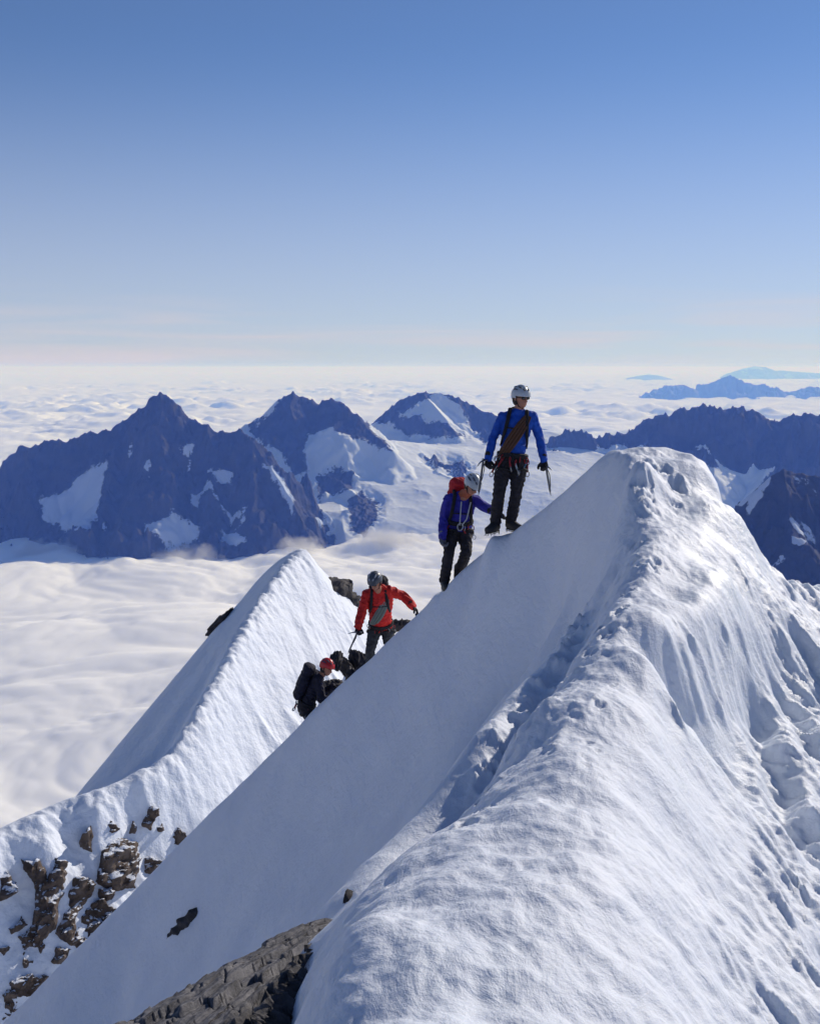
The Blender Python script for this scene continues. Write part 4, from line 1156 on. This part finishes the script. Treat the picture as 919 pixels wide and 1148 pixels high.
    if opts.get('goggles'):
        bm = bmesh.new()
        for s in (-1, 1): ell(bm, hc + hu * .008 + hf * .086 + hs * .031 * s, hs, hf, hu, .031, .018, .021, 2)
        cap(bm, hc + hu * .012 + hf * .098 - hs * .02, .004, hc + hu * .012 + hf * .098 + hs * .02, .004, 6)
        for s in (-1, 1): cap(bm, hc + hu * .010 + hf * .086 + hs * .050 * s, .005, hc + hu * .008 + hs * .085 * s, .004, 6)
        plain('sunglasses', bm, GLASS, root)
    else:
        for s in (-1, 1):
            bm = bmesh.new(); ell(bm, hc + hu * .006 + hf * .086 + hs * .031 * s, hs, hf, hu, .014, .009, .008, 2)
            plain('eye', bm, GLASS, root)
    bm = bmesh.new()
    ell(bm, hc - hf * .035 - hu * .035, hs, hf, hu, .082, .075, .075)
    fused('hair', bm, .008, 1, HAIR, root, .004, 40)
    if opts.get('buff'):
        bm = bmesh.new(); cap(bm, sh + sp * .05, .074, hc - hu * .10, .060)
        fused('neck_buff', bm, .007, 1, opts['buff'], root, .004)
    # pack
    if opts.get('pack'):
        pm, hgt, dep, wid, lift = opts['pack']
        bm = bmesh.new()
        c = sh - sp * (hgt * .5 - lift) - f * (.098 + dep * .5)
        for k in range(9):
            t = k / 8.0; w_ = wid * (.80 + .2 * math.sin(math.pi * min(1, t * 1.2))); q = c + sp * hgt * (t - .5)
            cap(bm, q - side * (w_ / 2 - .06), dep * .46, q + side * (w_ / 2 - .06), dep * .46)
        pk = fused('backpack', bm, .011, 4, pm, root, .008, 12, seed=4)
        bm = bmesh.new()
        q = c + sp * (hgt * .5 + .035) + f * .01
        ell(bm, q, side, f, sp, wid * .42, dep * .60, .065)
        ld = fused('lid', bm, .009, 2, opts.get('lid', pm), None, .006, 16, seed=6); ld.parent = pk; ld.matrix_parent_inverse = Matrix.Identity(4)
        ld.location = (0, 0, 0)
        for s in (-1, 1):
            bm = bmesh.new(); S = SR if s > 0 else SL
            r0 = .115 + .022
            a = sh + side * s * .10 + sp * .075
            pts = [c + sp * hgt * .40 + side * s * .10 + f * dep * .4, a - f * .04, a + f * .05, sh + side * s * .115 - sp * .06 + f * .115, sh + side * s * .13 - sp * .18 + f * .130,
                   sh + side * s * .15 - sp * .30 + f * .08, sh + side * s * .155 - sp * .36 - f * .04]
            chain(bm, pts, [.018, .024, .024, .023, .021, .014, .012], 10)
            plain('shoulder_strap', bm, opts.get('strap', BLACK), root)
        bm = bmesh.new(); chain(bm, [sh - side * .115 - sp * .14 + f * .137, sh - sp * .14 + f * .150, sh + side * .115 - sp * .14 + f * .137], [.008] * 3, 8)
        plain('chest_strap', bm, opts.get('strap', BLACK), root)
    # harness
    bm = bmesh.new()
    wc = hp + sp * .115
    ring(bm, wc, sp, .170, .128, .022, 24, side)
    ring(bm, wc - sp * .022, sp, .171, .129, .020, 24, side)
    for k in 'LR':
        H, K = J['H' + k], J['K' + k]; q = H.lerp(K, .20); ring(bm, q, K - H, .106, .106, .016, 18)
        cap(bm, q + f * .10, .010, wc + f * .125, .010, 8)
    cap(bm, wc + f * .15 - sp * .06, .013, wc + f * .14 + sp * .01, .013, 8)
    ha = plain('harness', bm, mats.get('harness', BLACK), root)
    rs = random.Random(len(label))
    def sub(nm, bm_, mt): g2 = link_bm(nm, bm_, mt); g2.parent = ha
    ng = opts.get('gear', 10)
    for k in range(ng):
        a = R(-160 + 320 * (k + rs.uniform(-.4, .4)) / max(1, ng - 1)) + R(90)
        q = wc + side * .19 * math.cos(a) + f * .15 * math.sin(a) - sp * rs.uniform(.01, .06)
        key = rs.choice(['r', 'r', 'b', 'w', 'k', 'm']); ln = rs.uniform(.04, .14)
        out_ = (side * math.cos(a) + f * math.sin(a)).normalized()
        sw = (side * rs.uniform(-.5, .5) - sp).normalized()
        b1 = bmesh.new(); ring(b1, q - sp * .03, out_.cross(sp) + out_ * rs.uniform(-.8, .8), .034, .021, .0055, 12, sp, 6); sub('carabiner', b1, STEEL if rs.random() < .5 else SLR)
        if key != 'm':
            b2 = bmesh.new(); e_ = q - sp * .05 + sw * ln; cap(b2, q - sp * .05, .011, e_, .012, 8)
            sub('sling', b2, {'r': SLR, 'b': SLB, 'w': ROPEW, 'k': BLACK}[key])
            b3 = bmesh.new(); ring(b3, e_ + sw * .03, out_.cross(sw) + out_ * rs.uniform(-.5, .5), .034, .021, .0055, 12, sw, 6); sub('carabiner', b3, STEEL)
    return dict(root=root, sh=sh, hp=hp, sp=sp, side=side, f=f, hc=hc, wc=wc, ha=ha)

def ice_axe(label, head, tip, pick_dir, col=STEEL, group='ice axes in the climbers hands'):
    root = empty('ice_axe', head); tag(root, label, 'ice axe', group)
    z = (tip - head).normalized(); p = (pick_dir - z * pick_dir.dot(z)).normalized(); L = (tip - head).length
    def add(nm, bm, mt): o = link_bm(nm, bm, mt); o.parent = root; o.matrix_parent_inverse = Matrix.Translation(-head); return o
    bm = bmesh.new(); cap(bm, head + z * .01, .0125, tip - z * .06, .0125, 12); add('shaft', bm, mat_axe)
    bm = bmesh.new(); chain(bm, [head, head + p * .055 - z * .004, head + p * .10 + z * .010, head + p * .135 + z * .032], [.013, .010, .007, .003], 8)
    for t in (.075, .09, .105, .118): cap(bm, head + p * t + z * (.004 + (t - .075) * .4), .003, head + p * (t - .004) + z * (.018 + (t - .09) * .5), .001, 5)
    add('pick', bm, STEEL)
    bm = bmesh.new(); s = p.cross(z)
    for k in (-1, 0, 1): cap(bm, head, .008, head - p * .085 + s * .018 * k + z * .012, .005, 8)
    add('adze', bm, STEEL)
    bm = bmesh.new(); cap(bm, tip - z * .06, .011, tip, .0025, 8); add('spike', bm, STEEL)
    bm = bmesh.new(); ring(bm, head - z * .012, p, .014, .014, .004, 10); chain(bm, [head - z * .02, head + s * .03 + z * .10, head + s * .02 + z * .22, head + z * .30], [.005] * 4, 6)
    add('leash', bm, BLACK)
    return root
mat_axe = mat_plain('axe_shaft', (.10, .11, .13), .4, .5)

# ---- first climber, standing highest
D1 = 13.1
def j(px, py, dd=0): return PV(px, py, D1 + dd)
f1 = V((.28, -.95, 0)).normalized()
J1 = dict(head=j(583.8, 446.0, -.02), SL=j(563.3, 467.5, .02), SR=j(596.5, 467, .0), EL=j(552.5, 491, .03), WL=j(547, 514, -.10), ER=j(604.5, 490.5, .04), WR=j(609.3, 516, -.06),
          HL=j(564.5, 520, 0), HR=j(581.5, 520, 0), KL=j(559, 553, -.08), KR=j(578.5, 553.5, -.06), AL=j(555, 586.5, .0), AR=j(572.5, 584.5, .04),
          TL=j(555, 586.5, 0) + V((-.10, -.16, 0)), TR=j(572.5, 584.5, .04) + V((.10, -.16, .0)))
p1 = person('climber in a blue top with a rope over the chest, standing highest on the crest', j(568, 601), J1, f1, V((.55, -.82, -.12)),
            dict(jacket=BLUEJ, trousers=DKTROU, glove=BLACK), WHITEP,
            dict(handL=(V((-.05, -.25, -1)), V((.5, -.8, 0)), V((.6, .5, .2))), handR=(V((.1, -.2, -1)), V((-.3, -.9, 0)), V((-.8, .2, .3))), goggles=1,
                 pack=(DKPACK, .46, .16, .28, .02), gear=16, ventm=GREYP))
# rope carried across the chest
def sash(p, mat, n=7, w=.020, flip=1, tight=0):
    bm = bmesh.new()
    for k in range(n):
        o_ = (k - n / 2) * w
        pts = []
        for i in range(25):
            a = 2 * math.pi * i / 24
            # loop from one shoulder to the opposite hip, round the body
            u = math.cos(a)                       # +1 shoulder, -1 hip
            c = (p['sh'] * .55 + p['hp'] * .45) + p['sp'] * .02
            q = c + (p['side'] * flip * .145 + p['sp'] * .29) * u + p['f'] * math.sin(a) * (.150 + .01 * (k % 2)) + (p['side'] * flip * .8 - p['sp'] * .45) * o_ * abs(math.sin(a)) + p['f'] * (-.03 if u > .9 else 0)
            pts.append(q)
        chain(bm, pts, [.0105] * len(pts), 8)
    o = plain('rope_coil', bm, mat, p['root']); return o
sash(p1, ROPEB, 8, .019, 1)
h1 = J1['WR'] + V((.02, -.05, -.085))
ice_axe('ice axe held like a cane in the right-hand-side fist of the highest climber', h1 + V((0, -.01, .01)), j(617.3, 556, -.1), V((.35, -.9, 0)))
h2 = j(541.5, 516.5, -.2)
ice_axe('ice axe carried along the forearm on the left of the highest climber', h2, j(536.0, 556, -.05), V((-.5, -.85, 0)))

# ---- second climber, bending forward with a red pack
D1 = 14.0
f2 = V((.45, -.88, -.1)).normalized()
J2 = dict(head=j(529.5, 544, -.22), SL=j(502.8, 560, .0), SR=j(531.8, 560, .02), EL=j(497, 581, .03), WL=j(496, 602, -.10), ER=j(542.5, 568, -.12), WR=j(553.5, 573.5, -.25),
          HL=j(506.5, 592, .1), HR=j(520.5, 592, .12), KL=j(503, 620, -.08), KR=j(522.5, 619, -.08), AL=j(498, 651, .08), AR=j(513.5, 644, .20),
          TL=j(498, 651, .08) + V((.02, -.2, .0)), TR=j(513.5, 644, .2) + V((.06, -.19, .0)), hup=V((.25, -.35, 1)))
p2 = person('climber in an indigo jacket with a red backpack, bending forward below the highest climber', j(505, 664), J2, f2, V((.42, -.70, -.62)),
            dict(jacket=INDIGO, trousers=DKTROU, glove=BLACK, gloveL=GLOVEG, long=1, bulk=.010, wr=.009), WHITEP,
            dict(handL=(V((.1, -.2, -1)), V((.6, -.6, 0)), V((.5, -.6, .2))), handR=(V((1, -.3, -.25)), V((0, -.3, -1)), V((.2, -.9, .2))), curlR=(15, 20, 20),
                 pack=(REDPACK, .48, .22, .30, .12), buff=BALA, gear=9, goggles=1))
bm = bmesh.new()
for s, e in ((-.02, -.01), (.10, .02)):
    chain(bm, [p2['sh'] + p2['side'] * s + p2['f'] * .14 + p2['sp'] * .02, p2['sh'] + p2['side'] * (s * .7) + p2['f'] * .165 - p2['sp'] * .2, p2['wc'] + p2['f'] * .17 + p2['side'] * e], [.008] * 3, 8)
ring(bm, p2['wc'] + p2['f'] * .16 - p2['sp'] * .03, p2['f'], .05, .035, .007, 14, p2['sp'])
plain('chest_sling', bm, ROPEW, p2['root'])

# ---- third climber, red jacket
D1 = 16.0
f3 = V((-.25, -.95, -.1)).normalized()
J3 = dict(head=j(420.5, 652, -.42), SL=j(411, 667, -.20), SR=j(438.5, 663, -.22), EL=j(405.5, 686, -.25), WL=j(401.5, 702, -.36), ER=j(453, 668.5, -.22), WR=j(462.5, 679.5, -.40),
          HL=j(420.5, 704, .12), HR=j(434, 704, .12), KL=j(415, 730, -.10), KR=j(437, 730, -.05), AL=j(415, 762, .12), AR=j(436, 757, .20),
          TL=j(415, 762, .12) + V((0, -.2, 0)), TR=j(436, 757, .2) + V((.04, -.2, 0)), hup=V((-.15, -.3, 1)))
p3 = person('climber in a bright red jacket with both arms spread, third in line', j(425, 775), J3, f3, V((-.35, -.75, -.5)),
            dict(jacket=REDJ, trousers=GREYTROU, glove=BLACK, long=1, bulk=.022, hood=1, wr=.010), GREYP,
            dict(handL=(V((-.1, -.3, -1)), V((.5, -.8, 0)), V((.6, -.4, .2))), handR=(V((.7, -.3, -.7)), V((-.1, -.3, -1)), V((.3, -.9, .2))), curlR=(20, 25, 20),
                 pack=(DKPACK, .46, .20, .28, .06), gear=8, goggles=1, ventm=ROPEW))
sash(p3, ROPEG, 7, .022, 1)
ice_axe('ice axe planted in the snow by the red jacket climber', J3['WL'] + V((-.01, -.07, -.075)), j(390, 733, -.1), V((-.9, -.3, 0)))

# ---- fourth climber, red helmet, dark clothes, climbing bent over
D1 = 16.9
f4 = V((.85, -.40, -.35)).normalized()
J4 = dict(head=j(366.5, 748.5, -.18), SL=j(354, 759.5, .18), SR=j(357, 762, -.18), EL=j(364, 776, .20), WL=j(373, 770, .10), ER=j(360, 784, -.24), WR=j(371, 786, -.30),
          HL=j(340, 793, .12), HR=j(343, 795, -.10), KL=j(353, 812, .12), KR=j(352, 818, -.16), AL=j(343, 838, .10), AR=j(343, 843, -.10),
          TL=j(343, 838, .1) + V((.18, -.06, 0)), TR=j(343, 843, -.1) + V((.18, -.06, 0)), hup=V((.3, -.1, 1)))
J4['SL'], J4['SR'] = J4['SL'], J4['SR']
p4 = person('climber in dark clothes with a red helmet, lowest in line and bent over', j(343, 852), J4, f4, V((.75, -.62, -.25)),
            dict(jacket=NAVY, trousers=DKTROU, glove=BLACK, long=1, bulk=.02, hood=1, wr=.01), REDP,
            dict(handL=(V((.9, -.1, .2)), V((.1, -.4, -.9)), V((.1, -.9, .3))), handR=(V((.9, -.2, -.3)), V((.1, -.2, -1)), V((.1, .9, .3))), curlR=(15, 20, 20), curlL=(15, 20, 20),
                 pack=(NAVY, .44, .18, .34, .10), gear=5))
